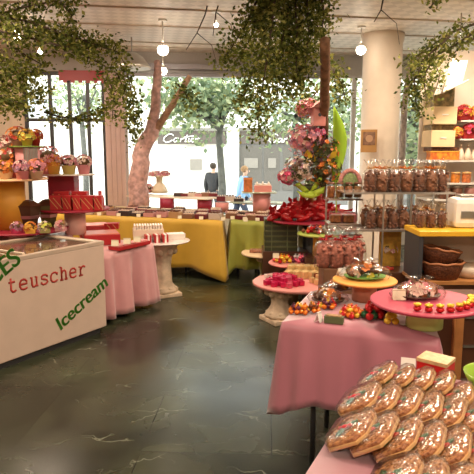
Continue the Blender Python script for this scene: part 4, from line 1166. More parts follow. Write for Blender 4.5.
clump('pink blossom bunch below the small pink bird house', 304, 139, 5.9, .13, ('pink', 'lilac', 'white'), 90)
clump('pale pink blossoms left of the small pink bird house', 307, 108, 5.95, .08, ('pink', 'white', 'orange'), 50)
clump('rose coloured bloom low on the left of the arrangement', 287, 177, 5.9, .065, ('hotpink', 'pink', 'white'), 40)
clump('dark mossy flower ball in the centre of the arrangement', 320, 152, 5.95, .15, ('dark moss', 'orange', 'lilac'), 110)
clump('white and green flower ball at the left of the arrangement', 300, 170, 5.9, .13, ('white', 'dark moss', 'lilac'), 80)
clump('orange brown flower ball above the lime bow', 326, 172, 5.9, .13, ('dark moss', 'orange', 'yellow'), 80)
clump('lilac flowers beside the brown trunk', 317, 134, 5.95, .09, ('lilac', 'hotpink', 'orange'), 40)
# bird house
pp = at(318, 126, Y=5.85)
t = thing('bird_house', 'small pink bird house fixed on the slim brown trunk', 'bird house', pp, .2)
m = MB(); m.box((0, 0, .09), (.13, .1, .18), bev=.003); m.build('house', pinkboard, t)
m = MB(); m.prism([(-.09, 0), (.09, 0), (0, .07)], -.07, .07, Matrix.Translation((0, 0, .18)) @ Matrix.Rotation(PI/2, 4, 'X')); m.build('roof', mat('rose roof', (.65, .3, .28), .5), t)
m = MB(); m.lathe([(.018, 0), (.018, .004)], n=16); m.build('entrance_hole', darkframe, t, loc=(0, -.051, .11), rot=(PI/2, 0, 0))
# butterflies
def butterfly(label, px, py, Y, s_, m_, rz=0, tilt=.3):
    t = thing('butterfly_ornament', label, 'butterfly', at(px, py, Y=Y), rz, 'butterfly ornaments'); t.rotation_euler = (tilt, 0, rz)
    m = MB(); m.ball((0, 0, 0), s_*.1, (1, 1, 4), 2); m.build('body', darkframe, t)
    for sx in (-1, 1):
        m = MB(); m.prism([(sx*.05*s_, .1*s_), (sx*.5*s_, .75*s_), (sx*.95*s_, .8*s_), (sx*.9*s_, .3*s_), (sx*.5*s_, .0), (sx*.7*s_, -.4*s_), (sx*.4*s_, -.7*s_), (sx*.06*s_, -.15*s_)], -.003, .003, Matrix.Rotation(PI/2, 4, 'X')); m.build('wing', m_, t, rot=(0, 0, sx*.35))
yel = mat('yellow wing', (.85, .62, .05), .5)
butterfly('yellow butterfly ornament facing left in the arrangement', 313, 158, 5.85, .10, yel, .4); butterfly('yellow butterfly ornament close to the tall lime leaf', 327, 160, 5.85, .11, mat('golden wing', (.75, .5, .04), .5), -.4)
butterfly('black and white butterfly ornament above the lime bow', 304, 172, 5.85, .07, mat('striped wing', (.8, .8, .8), .4, noise=1, nscale=60, col2=(.03, .03, .05)), .1)
# mossy rainbow wreath behind amber jars
pp = at(350, 184, Y=4.75)
t = thing('woven_arch', 'green and pink woven arch behind the amber jars', 'ornament', pp)
m = MB(); m.tube([(.085*math.cos(a_), 0, .115*math.sin(a_)) for a_ in [k*PI/12 for k in range(13)]], .018, 10); m.build('outer_band', mat('rose weave', (.6, .25, .22), .7, noise=.5, nscale=60), t)
m = MB(); m.lathe([(.07, -.04), (.068, .02), (.05, .07), (.01, .098)], n=24, sy=.3); m.build('inner_fill', mat('green weave', (.22, .28, .10), .7, noise=.5, nscale=60), t)

# tier with green-edged disc on ochre drum, mid left
YM = 5.6
pp = at(319, 233, Y=YM)
t = stand('tiered_stand', 'olive edged round board on an ochre drum with mixed sweets', (pp.x, YM, ZP+.15), pp.z, .22, mat('olive board', (.35, .42, .08), .5), .06, ochre)
m = MB(); m.box((0, 0, (ZP+.15)/2), (.3, .25, ZP+.149), bev=.004); tag(m.build('display_plinth', wood, None, loc=(pp.x, YM, 0)), 'dark plinth under the ochre drum stand', 'plinth')
MC = Vector((pp.x, YM, pp.z))
foilc = {n: mat(n+' foil', c, .22, metal=.35) for n, c in {'red': (.55, .015, .02), 'orange': (.8, .22, .02), 'yellow': (.82, .55, .05), 'green': (.02, .13, .05), 'brown': (.2, .07, .03), 'violet': (.12, .02, .05), 'hot pink': (.62, .02, .10), 'rose': (.72, .12, .20), 'cream': (.82, .60, .30), 'silver': (.7, .68, .66)}.items()}
pile_cache = {}
def pile(cx, cy, z, rx, ry, n, colours, where, group, size=.017, seed=1, shape='ball', layers=True):
    rnd = random.Random(seed); cells = []
    step = size*2.0
    ring = [(0, 0)]
    k = 1
    # sunflower packing, then upper layer
    n1 = int(n*.68)
    for i in range(n1):
        rr = math.sqrt((i+.5)/n1); a_ = i*2.39996; cells.append((cx+rx*rr*math.cos(a_), cy+ry*rr*math.sin(a_), z))
    for i in range(n-n1):
        rr = math.sqrt((i+.5)/(n-n1))*.62; a_ = i*2.39996+1; cells.append((cx+rx*rr*math.cos(a_), cy+ry*rr*math.sin(a_), z+size*1.45))
    for (x, y, zz_) in cells:
        c_ = rnd.choice(colours); key = (c_, shape, size)
        if key not in pile_cache:
            mb = MB()
            if shape == 'ball':
                mb.ball((0, 0, size), size, (1, 1, .92), 2, .04); mb.slot(1); mb.lathe([(size*.3, size*1.7), (size*.12, size*1.9), (size*.5, size*2.35)], n=8, cap=False)
                o = mb.build('wrapped_sweet', [foilc[c_], foilc[c_]])
            elif shape == 'cube':
                mb.box((0, 0, size), (size*2, size*2, size*1.9), bev=size*.25); o = mb.build('chocolate_cube', foilc[c_])
            else:
                mb.box((0, 0, size*.6), (size*3, size*1.5, size*1.2), bev=size*.2); o = mb.build('sweet_bar', foilc[c_])
            pile_cache[key] = o; o['category'] = 'sweet'
        else:
            o = pile_cache[key].copy(); C.objects.link(o)
        o.location = (x, y, zz_); o.rotation_euler = (0, 0, rnd.uniform(0, 3) if shape == 'ball' else rnd.uniform(-.5, .5)+.6)
        o['label'] = '%s %s %s' % (c_, {'ball': 'foil wrapped sweet', 'cube': 'wrapped chocolate cube', 'bar': 'small sweet bar'}[shape], where); o['group'] = '%s %s' % (c_, group)
pile(MC.x, MC.y, MC.z, .17, .12, 30, ['red', 'orange', 'violet', 'brown', 'silver'], 'in the pile on the olive edged board', 'sweets on the olive edged board', .022, 3)
card(321, 245, Y=5.35, w=.04, h=.04, label='small white card hanging before the ochre drum', m_=white)
# pink cubes and cream blocks on pink disc
pile(PCEN.x-.19, PCEN.y-.10, ZP, .17, .19, 40, ['hot pink', 'hot pink', 'rose'], 'in the pile on the low pink board', 'cubes on the low pink board', .024, 5, 'cube')
for i_ in range(4):
    for j_ in range(5):
        p_ = PCEN+Vector((-.13+j_*.075+i_*.02, .12+i_*.055-.01*j_, .0))
        if (p_-PCEN).length > .36: continue
        key = 'creamblock'
        if key not in pile_cache:
            mb = MB(); mb.box((0, 0, .035), (.06, .055, .07), bev=.005); o = mb.build('wafer_block', foilc['cream']); pile_cache[key] = o; o['category'] = 'sweet'
        else: o = pile_cache[key].copy(); C.objects.link(o)
        o.scale = (1, 1, 1+.5*(i_ > 1)); o.location = p_; o.rotation_euler = (0, 0, .6); o['label'] = 'cream wafer block in the rows on the low pink board'; o['group'] = 'cream wafer blocks'
pile(PCEN.x+.16, PCEN.y-.06, ZP, .11, .10, 14, ['brown', 'cream'], 'beside the pink cubes on the low pink board', 'cubes beside the pink ones', .026, 6, 'cube')
# plastic box with label at left of the pink disc
p_ = at(273, 276, z=ZP)
m = MB(); m.box((0, 0, .03), (.09, .07, .06), bev=.004); m.slot(1); m.box((0, 0, .061), (.07, .05, .002)); m.slot(2); m.box((0, -.036, .03), (.07, .002, .02))
tag(m.build('labelled_box', [mat('clear-ish box', (.6, .35, .32), .2), white, darkframe], None, loc=(PCEN.x-.31, PCEN.y+.02, ZP), rz=.5), 'small box with white label at left edge of the low pink board', 'box')
# cream disc items
pcb = Vector((pb.x, pb.y, ZB))
t = thing('wrapped_slab', 'long wrapped slab in shiny film on the cream round board', 'sweet packet', (pcb.x-.08, pcb.y-.03, ZB), -.15)
m = MB(); m.box((0, 0, .02), (.26, .12, .035), bev=.008); m.build('slab', mat('rosy brown slab', (.5, .2, .12), .4, noise=.5, nscale=40), t); m = MB(); m.ball((0, 0, .022), .1, (1.45, .72, .3), 3, .04); m.build('film', film2, t)
pile(pcb.x+.17, pcb.y-.05, ZB, .10, .10, 16, ['orange', 'red', 'brown'], 'on the right of the cream round board', 'sweets on the cream round board', .022, 8)
# rose plate with violet/orange sweets between
pz = at(292, 262, z=.42)
t = stand('tiered_stand', 'small rose board with orange and violet sweets behind the pink cubes', (pz.x, pz.y, 0), .42, .24, pinkboard, .07, stone)
pile(pz.x-.09, pz.y-.02, .42, .10, .09, 16, ['orange', 'red', 'yellow'], 'on the left of the small rose board', 'sweets left on the rose board', .022, 9)
pile(pz.x+.1, pz.y, .42, .11, .10, 20, ['violet', 'silver', 'rose'], 'on the right of the small rose board', 'sweets right on the rose board', .022, 10)
card(276, 258, Y=pz.y-.1, w=.06, h=.05, label='tan card at the left edge of the small rose board')

# ------------------------------------------------------------------ bags of chocolates
def bag_proto(kind, mats_):
    g_ = thing('chocolate_bag', 'x', 'bag of chocolates', (0, 0, -50))
    rnd = random.Random(60+kind); m = MB()
    w = .042; m.lathe([(w*.7, .002), (w*.95, .03), (w*.95, .11), (w*.5, .14), (w*.15, .155)], n=16, sy=.75)
    for k in range(44):
        a_ = rnd.uniform(0, 2*PI); r_ = w*math.sqrt(rnd.random()); z_ = .014+rnd.random()*.125
        m.ball((r_*math.cos(a_), r_*math.sin(a_)*.75, z_), rnd.uniform(.011, .016), sub=1, jit=.1)
    m.build('chocolates', mats_, g_)
    m = MB(); wb = lambda a, z: 1+.07*math.sin(6*a+z*60)
    m.lathe([(w*1.15, .0), (w*1.32, .03), (w*1.3, .11), (w*1.0, .145), (w*.35, .165), (w*.8, .2), (w*1.15, .225)], n=22, sy=.78, wob=wb, cap=False); m.build('film', film2, g_)
    m = MB(); m.lathe([(w*.42, .160), (w*.46, .165), (w*.42, .17)], n=14, sy=.78)
    for s_ in (-1, 1): m.tube([(0, -.012, .165), (s_*.018, -.02, .178), (s_*.03, -.02, .165), (s_*.01, -.015, .162)], .003, 5)
    m.build('ribbon', (gold, foilc['orange'], foilc['red'])[kind % 3], g_)
    return g_
b0 = bag_proto(0, choc); b1 = bag_proto(1, mat('milk chocolate', (.27, .11, .05), .55, noise=.5, nscale=40)); b2 = bag_proto(2, mat('rosy nuts', (.55, .19, .13), .5, noise=.6, nscale=60))
# etagere
YE = 4.5
zs = [zat(271, YE), zat(227, YE), zat(191, YE)]
x0, x1 = xat(346, YE), xat(446, YE)
xu = xat(452, YE)
t = thing('glass_shelf_rack', 'tiered glass shelf rack of bagged chocolates on metal posts', 'shelf', ((x0+x1)/2, YE, 0))
cx = (x0+x1)/2
m = MB(); m.box((0, 0, .3), (x1-x0, .4, .6), bev=.006); m.build('base', wood, t)
for i, z_ in enumerate(zs):
    m = MB(); m.box((0, 0, z_-.005), ((x1-x0) + (.06 if i else 0), .34, .01)); m.build('shelf', mat('shelf glass', (.35, .28, .24), .08, spec=.8), t)
    m = MB(); m.box((0, -.172, z_-.006), ((x1-x0)+(.06 if i else 0), .005, .014)); m.build('shelf_edge', greybox, t)
for px in (381, 408, 443):
    for dy in (-.15, .15):
        m = MB(); m.box((xat(px, YE)-cx, dy, (.6+zs[2])/2), (.012, .012, zs[2]-.6)); m.build('post', greybox, t)
pr_ = [b0, b1]
for i, px in enumerate((371, 383, 396, 408, 421, 433, 443)):
    dup(pr_[i % 2], 'bag of dark chocolates, %s from the left on the top glass shelf' % ORD[i], (xat(px, YE-.08), YE-.08, zs[2]), R.uniform(-.4, .4), 'chocolate bags on the top glass shelf', scale=1.12)
for i, px in enumerate((377, 390, 402, 415, 428, 439)):
    dup(pr_[(i+1) % 2], 'chocolate bag, %s from the left in back row of top glass shelf' % ORD[i], (xat(px, YE+.07), YE+.07, zs[2]), R.uniform(-.4, .4), 'back chocolate bags on the top glass shelf', scale=1.12)
for i, px in enumerate((374, 385, 396, 407, 418, 429)):
    dup(pr_[i % 2], 'bag of chocolates, %s from the left on the middle glass shelf' % ORD[i], (xat(px, YE-.08), YE-.08, zs[1]), R.uniform(-.4, .4), 'chocolate bags on the middle glass shelf', scale=1.0)
for i, px in enumerate((368, 380, 392, 404, 417, 430)):
    dup(pr_[(i+1) % 2], 'chocolate bag, %s from the left in back row of middle shelf' % ORD[i], (xat(px, YE+.06), YE+.06, zs[1]), R.uniform(-.4, .4), 'back chocolate bags on the middle glass shelf', scale=1.0)
# yellow counter at right
YK = 4.05
zk = zat(228, YK)
xk0 = xat(414, YK)
t = thing('wooden_counter', 'dark wooden counter with yellow top board at the right', 'counter', (xk0+.9, YK, 0))
W_ = 1.9
m = MB(); m.box((.06, .0, zk-.018), (W_, .36, .036), bev=.004); m.build('worktop', mat('yellow worktop', (.80, .45, .03), .4), t)
zsh = zat(276, YK)
m = MB(); m.box((.06, 0, zsh-.012), (W_, .36, .024)); m.build('shelf', owood, t)
m = MB(); m.box((.06, .0, (zsh-.024)/2), (W_-.04, .34, zsh-.024), bev=.004); m.build('cabinet', wood, t)
for sx in (-1, 1):
    m = MB(); m.box((.06+sx*(W_/2-.02), 0, (zk+zsh)/2-.018), (.03, .34, zk-zsh-.036)); m.build('side_panel', darkframe, t)
m = MB(); m.box((.06, .172, (zk+zsh)/2-.018), (W_-.08, .01, zk-zsh-.036)); m.build('back_panel', mat('pale back panel', (.62, .52, .42), .5), t)
for i, px in enumerate((430, 441, 452)):
    dup(b0, 'small bag of dark chocolates, %s from the left on the yellow worktop' % ORD[i], (xat(px, YK-.1), YK+.02, zk), R.uniform(-.4, .4), 'chocolate bags on the yellow worktop', scale=.8)
# white register
pp = at(462, 225, Y=YK+.2)
t = thing('white_machine', 'white rounded counter machine behind the bags at the right edge', 'machine', (xat(466, YK+.1)+.05, YK+.07, zk))
m = MB(); m.box((0, 0, .11), (.3, .2, .22), bev=.04); m.build('housing', white, t); m = MB(); m.box((-.05, -.102, .1), (.12, .006, .05)); m.build('panel', greybox, t); m = MB(); m.box((0, 0, .23), (.2, .12, .02), bev=.006); m.build('top_tray', greybox, t)
# wicker baskets
wick = mat('brown wicker', (.24, .075, .03), .6, noise=.6, nscale=70, bump=1, bscale=90)
def basket(label, c, sx, sy, h, tilt=0):
    t = thing('wicker_basket', label, 'basket', c, 0, 'wicker baskets'); t.rotation_euler = (0, tilt, .1)
    m = MB(); m.lathe([(.72, 0), (.9, h*.6), (1.0, h), (.93, h), (.82, h*.6), (.66, .015)], n=48, sx=sx, sy=sy, wob=lambda a, z: 1+.012*math.sin(30*a)); m.build('bowl', wick, t)
    m = MB(); m.tube([(sx*.97*math.cos(a_), sy*.97*math.sin(a_), h+.004*math.sin(8*a_)) for a_ in [k*2*PI/40 for k in range(41)]], .010, 6); m.build('rim', mat('wicker rim', (.35, .13, .05), .6), t)
yb2 = YK-.06
basket('wide brown wicker basket, the lower of the two nested at right', (xat(449, yb2), yb2, zsh), .155, .13, .12)
basket('brown wicker basket tipped on top of the lower one at right', (xat(446, yb2)-.005, yb2+.015, zsh+.105), .15, .12, .11, .17)
m = MB(); m.box((0, 0, .09), (.06, .03, .18), rot=Matrix.Rotation(-.6, 4, 'Y')); tag(m.build('teal_folder', mat('teal card', (.03, .16, .13), .5), None, loc=(xat(423, YK+.1)+.0, YK+.10, zsh+.0)), 'teal folder leaning beside the wicker baskets', 'folder')
m = MB(); m.lathe([(.1, 0), (.13, .05), (.125, .08), (.02, .09)], n=28); tag(m.build('cream_bowl', cream, None, loc=(xat(478, YK+.0), YK+.0, zsh)), 'cream covered bowl behind the wicker baskets at right edge', 'bowl')

# left part of rack: amber jars, boxes
for i, px in enumerate((332, 341, 350, 359)):
    t = thing('amber_jar', 'glass jar of amber sweets, %s from the left beside the column' % ORD[i], 'jar', (xat(px, YE+.2), YE+.2, zat(198, YE+.2)), group='amber jars')
    m = MB(); m.lathe([(.03, .004), (.033, .01), (.033, .09), (.03, .1)], n=20); m.build('sweets', (amber, mat('pale amber', (.4, .2, .07), .4, noise=.5, nscale=50))[i % 2], t)
    m = MB(); m.lathe([(.036, 0), (.037, .005), (.037, .11), (.028, .12)], n=20, cap=False); m.build('jar', film, t)
    m = MB(); m.lathe([(.031, .115), (.031, .13), (.012, .135)], n=20); m.build('lid', choc, t)
zj = zat(198, YE+.2)
t = thing('side_shelf', 'small two level side shelf left of the chocolate rack', 'shelf', (xat(345, YE+.2), YE+.2, 0))
for z_ in (zj, zat(222, YE+.2)-.09, zat(222, YE+.2)-.0):
    m = MB(); m.box((0, 0, z_-.006), (.28, .22, .012)); m.build('shelf', mat('smoky shelf', (.4, .3, .25), .1), t)
for sx in (-.13, .13):
    m = MB(); m.box((sx, .09, zj/2), (.014, .014, zj)); m.build('post', greybox, t)
zq = zat(222, YE+.2)
for i, px in enumerate((337, 350)):
    t = thing('clear_box', 'clear box of amber sweets, %s on the side shelf' % ('left', 'right')[i], 'sweet box', (xat(px, YE+.17), YE+.17, zq), group='clear boxes')
    m = MB(); m.box((0, 0, .035), (.085, .08, .06)); m.build('sweets', amber, t, bevel=.004); m = MB(); m.box((0, 0, .045), (.093, .09, .09)); m.build('box', film, t)
m = MB(); m.box((0, 0, .03), (.2, .1, .06), bev=.003); tag(m.build('rose_box', mat('rose card', (.65, .2, .22), .5), None, loc=(xat(346, YE+.24), YE+.25, zq)), 'rose coloured box behind the clear boxes', 'box')

# ochre floral panel + red sweets tray behind the rack
t = thing('floral_box', 'yellow box with leafy print standing on the lower glass shelf', 'box', (xat(394, YE+.08), YE+.08, zs[0])); zz2 = zs[1]-zs[0]-.03
m = MB(); m.box((0, 0, zz2/2), (.17, .06, zz2), bev=.003); m.build('box', mat('yellow print', (.70, .42, .06), .6, noise=.3, nscale=30), t)
m = MB(); rnd = random.Random(8); blossoms(m, (0, -.035, .16), .05, .05, 18, .02, rnd); m.build('print', [petal['white'], MATS['dark moss'], petal['pink']], t)
pile(xat(392, YE-.08), YE-.07, zs[0]+.006, .10, .07, 30, ['red', 'red', 'rose'], 'in the heap on the lower glass shelf', 'sweets on the lower glass shelf', .014, 12, 'bar')
pile(xat(420, YE-.1), YE-.08, zs[0]+.006, .07, .06, 12, ['red', 'orange'], 'in the small heap right of the red sweets', 'sweets right on the lower glass shelf', .014, 14, 'bar')

# red/pink tall bags in the middle on a crate
YBg = 4.22
zc = zat(266, YBg)
m = MB(); m.box((0, 0, zc/2), (.31, .26, zc), bev=.004); tag(m.build('display_plinth', mat('brown crate', (.22, .10, .05), .5, noise=.3), None, loc=(xat(345, YBg), YBg+.02, 0)), 'wooden plinth under the tall bags of rosy nuts', 'plinth')
for i, (px, dy) in enumerate(((326, -.06), (340, -.07), (354, -.06), (331, .07), (346, .07), (360, .05))):
    dup(b2, 'tall bag of rosy nuts, %s from left in %s row on plinth' % (ORD[i % 3], 'front' if i < 3 else 'back'), (xat(px, YBg+dy), YBg+dy, zc), R.uniform(-.3, .3), 'tall nut bags', scale=1.32)

# ------------------------------------------------------------------ middle table contents
ZT = Z75+.003
# pink disc on lime drum
pp = at(424, 326, z=ZT)
zd = .875
t = stand('cake_stand', 'large raspberry pink disc on a lime green drum', (pp.x, pp.y, ZT), zd, .245, hotboard, .082, limepaint, off=(0, 0), th=.016)
D0 = Vector((pp.x, pp.y, zd))
# row of red and gold sweets along the front rim
k = 0
for i in range(9):
    a_ = rad(-118+i*13.5); c = D0+Vector((.195*math.cos(a_), .195*math.sin(a_), 0))
    t = thing('rose_chocolate', 'red and gold foil rose, %s from the left on the pink disc' % ORD[i], 'sweet', c, a_, 'foil roses on the pink disc')
    m = MB(); m.ball((0, 0, .012), .017, (1.15, 1, .75), 2, .05); m.build('base', foilc['red'], t)
    m = MB(); 
    for q_ in range(4): m.ball((.009*math.cos(q_*1.57), .009*math.sin(q_*1.57), .029), .010, (1, 1, .8), 1, .1)
    m.build('bloom', foilc['yellow'], t)
card(399, 300, z=zd, w=.058, h=.05, label='cream price card at the left of the raspberry pink disc', rz=-.1)
# wrapped flower bundle in film at disc centre
def film_bundle(label, c, rx, ry, h, inner, rnd_seed, cols, green=None):
    rnd = random.Random(rnd_seed); t = thing('wrapped_basket', label, 'gift basket', c, rnd.uniform(-.3, .3), 'film wrapped gifts')
    m = MB(); m.lathe([(.5, 0), (.95, .012), (1, .02), (.9, .012)], n=28, sx=rx*.8, sy=ry*.8); m.build('plate', green or wood, t)
    m = MB()
    for k in range(16):
        a_ = rnd.uniform(0, 2*PI); rr = math.sqrt(rnd.random())*.6; m.ball((rx*rr*math.cos(a_), ry*rr*math.sin(a_), .028+rnd.random()*h*.25), .022, (1.2, .9, .8), 1, .15)
    m.build('sweets', inner, t)
    m = MB()
    blossoms(m, (0, 0, h*.45), rx*.5, h*.35, 22, .025, rnd); m.build('bow', [petal[c_] if c_ in petal else MATS[c_] for c_ in cols], t)
    m = MB(); m.lathe([(.9, .004), (1.0, .02), (.85, h*.55), (.5, h*.8), (.12, h*.85), (.3, h), (.5, h*1.1)], n=28, sx=rx, sy=ry, wob=lambda a, z: 1+.06*math.sin(7*a+z*40)+.04*math.sin(13*a), cap=False); m.build('film', film2, t)
    return t
film_bundle('film wrapped gift with cream flowers in the middle of the pink disc', D0+Vector((-.02, .04, 0)), .13, .09, .09, amber, 5, ('white', 'pink', 'orange'))
# orange disc stand
pp = at(364, 300, z=ZT)
t = stand('cake_stand', 'small orange disc on a terracotta drum with a wrapped gift', (pp.x, pp.y, ZT), .87, .17, mat('orange board', (.82, .38, .08), .5), .065, mat('terracotta drum', (.62, .30, .18), .5), th=.014)
film_bundle('film wrapped gift of chocolates on green paper on the orange disc', (pp.x, pp.y, .87), .14, .10, .10, choc, 9, ('orange', 'white', 'lime'), mat('green plate', (.12, .28, .04), .5))
card(342, 276, z=.87, w=.05, h=.045, label='white price card at left of the small orange disc', m_=white, rz=.5)
# dark wrapped plate on table behind flowers
p_ = at(328, 302, z=ZT)
film_bundle('dark film wrapped chocolate plate at the back of the middle table', p_, .11, .08, .08, choc, 13, ('orange', 'white', 'yellow'), mat('brown plate', (.1, .05, .03), .4))
p_ = at(340, 291, z=ZT)
film_bundle('straw coloured film wrapped gift behind the dark chocolate plate', p_+Vector((0, .02, 0)), .10, .07, .07, amber, 17, ('orange', 'yellow', 'white'))
def mt(px, py): p_ = at(px, py, z=ZT); return p_.x, p_.y
x, y = mt(300, 313); pile(x, y, ZT, .055, .045, 20, ['orange', 'violet', 'yellow', 'orange'], 'in the left heap at the front of the middle table', 'sweets in the left heap', .013, 21)
x, y = mt(313, 312); pile(x, y, ZT, .03, .035, 10, ['orange', 'yellow', 'brown'], 'in the second heap from left on the middle table', 'sweets in the second heap', .013, 22)
x, y = mt(327, 308); pile(x, y, ZT, .05, .035, 18, ['orange', 'yellow', 'violet', 'red'], 'in the heap before the dark chocolate plate', 'sweets before the dark plate', .013, 23)
x, y = mt(351, 316); pile(x, y, ZT, .06, .055, 26, ['orange', 'orange', 'red', 'yellow'], 'in the orange heap right of the olive box', 'sweets right of the olive box', .014, 24)
x, y = mt(372, 318); pile(x, y, ZT, .05, .05, 12, ['red', 'green', 'red'], 'in the red and green heap on the middle table', 'larger sweets in the red and green heap', .02, 25)
x, y = mt(388, 317); pile(x, y, ZT, .035, .04, 8, ['green', 'red', 'violet'], 'left of the lime green drum', 'larger sweets left of the lime drum', .02, 26)
x, y = mt(392, 325); pile(x, y, ZT, .03, .014, 4, ['yellow'], 'in the short row before the lime green drum', 'yellow sweets', .018, 27)
x, y = mt(334, 323)
t = thing('olive_box', 'small olive green box at the front edge of the middle table', 'box', (x, y, ZT), -.35)
m = MB(); m.box((0, 0, .017), (.09, .035, .034), bev=.003); m.build('box', mat('olive card box', (.10, .12, .05), .5), t); m = MB(); m.box((0, 0, .036), (.07, .028, .006)); m.build('sweets', mat('tan sweets', (.5, .3, .15), .5, noise=.5, nscale=80), t)
card(320, 322, z=ZT, w=.035, h=.05, label='white price card before the olive box', m_=white, rz=.9)

# ------------------------------------------------------------------ foreground trays
tp = thing('nut_tray', 'x', 'nut tray', (0, 0, -50))
out = [(-.055, -.1), (.055, -.1), (.082, -.06), (.082, .06), (.055, .1), (-.055, .1), (-.082, .06), (-.082, -.06)]
m = MB(); m.prism(out, 0, .018); m.build('slab', nuts, tp, bevel=.004)
m = MB(); m.prism([(x*1.04, y*1.03) for x, y in out], -.002, .009); m.build('tray', mat('tan tray', (.60, .34, .13), .45), tp, bevel=.003)
m = MB(); rnd = random.Random(2)
for k in range(95):
    x, y = rnd.uniform(-.072, .072), rnd.uniform(-.09, .09)
    if abs(x)+abs(y) > .145: continue
    m.ball((x, y, .0175), .0065, (1.5, .9, .5), 1, .1, Matrix.Rotation(rnd.uniform(0, 3), 3, 'Z'))
m.build('almonds', mat('almond', (.50, .21, .07), .4, noise=.5, nscale=60), tp)
m = MB()
m.slot(0); m.ball((-.01, -.02, .028), .011, (1.2, 1, .6), 2)
for s_ in (-1, 1): m.slot(0); m.ball((s_*.018-.01, -.017, .027), .012, (1.4, .8, .4), 2)
m.slot(1)
for a_ in (.6, 2.2, 4.4): m.ball((-.01+.03*math.cos(a_), -.02+.03*math.sin(a_), .026), .018, (1.6, .75, .3), 1, 0, Matrix.Rotation(a_, 3, 'Z'))
m.build('decoration', [mat('red tissue', (.5, .02, .03), .5), mat('holly green', (.02, .12, .05), .5)], tp)
m = MB(); o2 = [(x*1.06, y*1.06) for x, y in out]; m.prism(o2, -.001, .014); 
top = [(x*.85, y*.85) for x, y in out]
m.bm.free(); m = MB()
lo = [m.bm.verts.new((x*1.07, y*1.06, .0)) for x, y in out]; mi_ = [m.bm.verts.new((x*1.07, y*1.06, .022)) for x, y in out]; hi = [m.bm.verts.new((x*.93, y*.93, .031)) for x, y in out]
for k in range(8):
    j = (k+1) % 8; m.bm.faces.new((lo[k], lo[j], mi_[j], mi_[k])); m.bm.faces.new((mi_[k], mi_[j], hi[j], hi[k]))
m.bm.faces.new(hi)
for f_ in m.bm.faces: f_.smooth = True
m.build('film', film_mat('tray film', gl=.22, rough=.16, bump=.9, bscale=26), tp)
angA = math.atan2(A.y, A.x)-PI/2
def tray(p_, i, row, n, tilt=rad(33)):
    M = Matrix.Rotation(angA, 3, 'Z') @ Matrix.Rotation(-tilt, 3, 'Y') @ Matrix.Rotation(R.uniform(-.06, .06), 3, 'Z')
    lift = .060*math.sin(tilt)+.003
    o = dup(tp, 'film wrapped almond tray, %s from left in %s row of foreground table' % (ORD[i], row), (p_.x, p_.y, ZT+lift), 0, 'wrapped almond trays', rot=M.to_euler(), scale=(.72, .90 if row != 'back' else .76, .95))
r1 = at(353, 434, z=.78); r2 = at(361, 403, z=.78); r3 = at(379, 381, z=.78)
for i in range(12): tray(r1+B*(.062*i), i, 'second', 8, rad(29 if i == 0 else 33))
for i in range(9): tray(r1+B*(.15+.062*i)-A*.19, i, 'front', 8, rad(29 if i == 0 else 33))
for i in range(12): tray(r2+B*(.062*i), i, 'third', 8, rad(29 if i == 0 else 33))
for i in range(10):
    tray(r3+B*(.062*i)-A*(.07 if i > 3 else 0), i, 'back', 8, rad(33))
# red box with gold lid at the back, green bowl
p_ = at(425, 384, z=ZT)
t = thing('red_sweet_box', 'red box with gold lid behind the almond trays', 'gift box', at(428, 370, z=.80)+A*.0, -.35)
t.location.z = ZT
t.location = Vector(at(435, 378, z=ZT)[:2]+(ZT+.0,))
t.rotation_euler = (0, 0, math.atan2(B.y, B.x)-.25)
m = MB(); m.box((0, 0, .032), (.105, .085, .064), bev=.003); m.build('box', mat('bright red card', (.6, .02, .02), .4), t); m = MB(); m.box((0, 0, .070), (.108, .088, .014), bev=.002); m.build('lid', mat('gold card lid', (.72, .50, .26), .35, noise=.3, nscale=50), t)
t = thing('green_bowl', 'lime green bowl of chocolates at the right picture edge', 'bowl', (0, 0, 0)); q = at(476, 398, z=ZT)
t.location = (q.x+.06, q.y, ZT)
m = MB(); m.lathe([(.03, 0), (.05, .015), (.085, .05), (.10, .085), (.094, .085), (.075, .05), (.04, .022), (.01, .018)], n=40); m.build('bowl', mat('lime glaze', (.25, .42, .04), .25, coat=.5), t)
m = MB(); rnd = random.Random(4)
for k in range(16): a_ = k*2.4; m.ball((.055*math.sqrt(k/16)*math.cos(a_), .055*math.sqrt(k/16)*math.sin(a_), .058), .016, sub=1, jit=.1)
m.build('chocolates', choc, t)
card(408, 369, z=ZT+.03, w=.05, h=.04, label='white price card standing among the back row of almond trays', m_=white, rz=-.3)

# ------------------------------------------------------------------ front right cabinet
xc = xat(447, 3.0)
t = thing('display_cabinet', 'low wooden cabinet with glass front at the right edge', 'cabinet', (xc+.55, 3.15, 0))
m = MB(); m.box((.1, .1, .34), (1.25, .4, .68), bev=.004); m.build('body', wood, t)
m = MB(); m.box((-.42, -.115, .36), (.05, .05, .72), bev=.004); m.build('corner_post', owood, t)
m = MB(); m.box((.2, -.105, .38), (1.0, .008, .6)); m.build('front_glass', glass, t)
for z_ in (.25, .45, .62):
    m = MB(); m.box((.12, -.1, z_), (1.0, .03, .012)); m.build('shelf_edge', greybox, t)

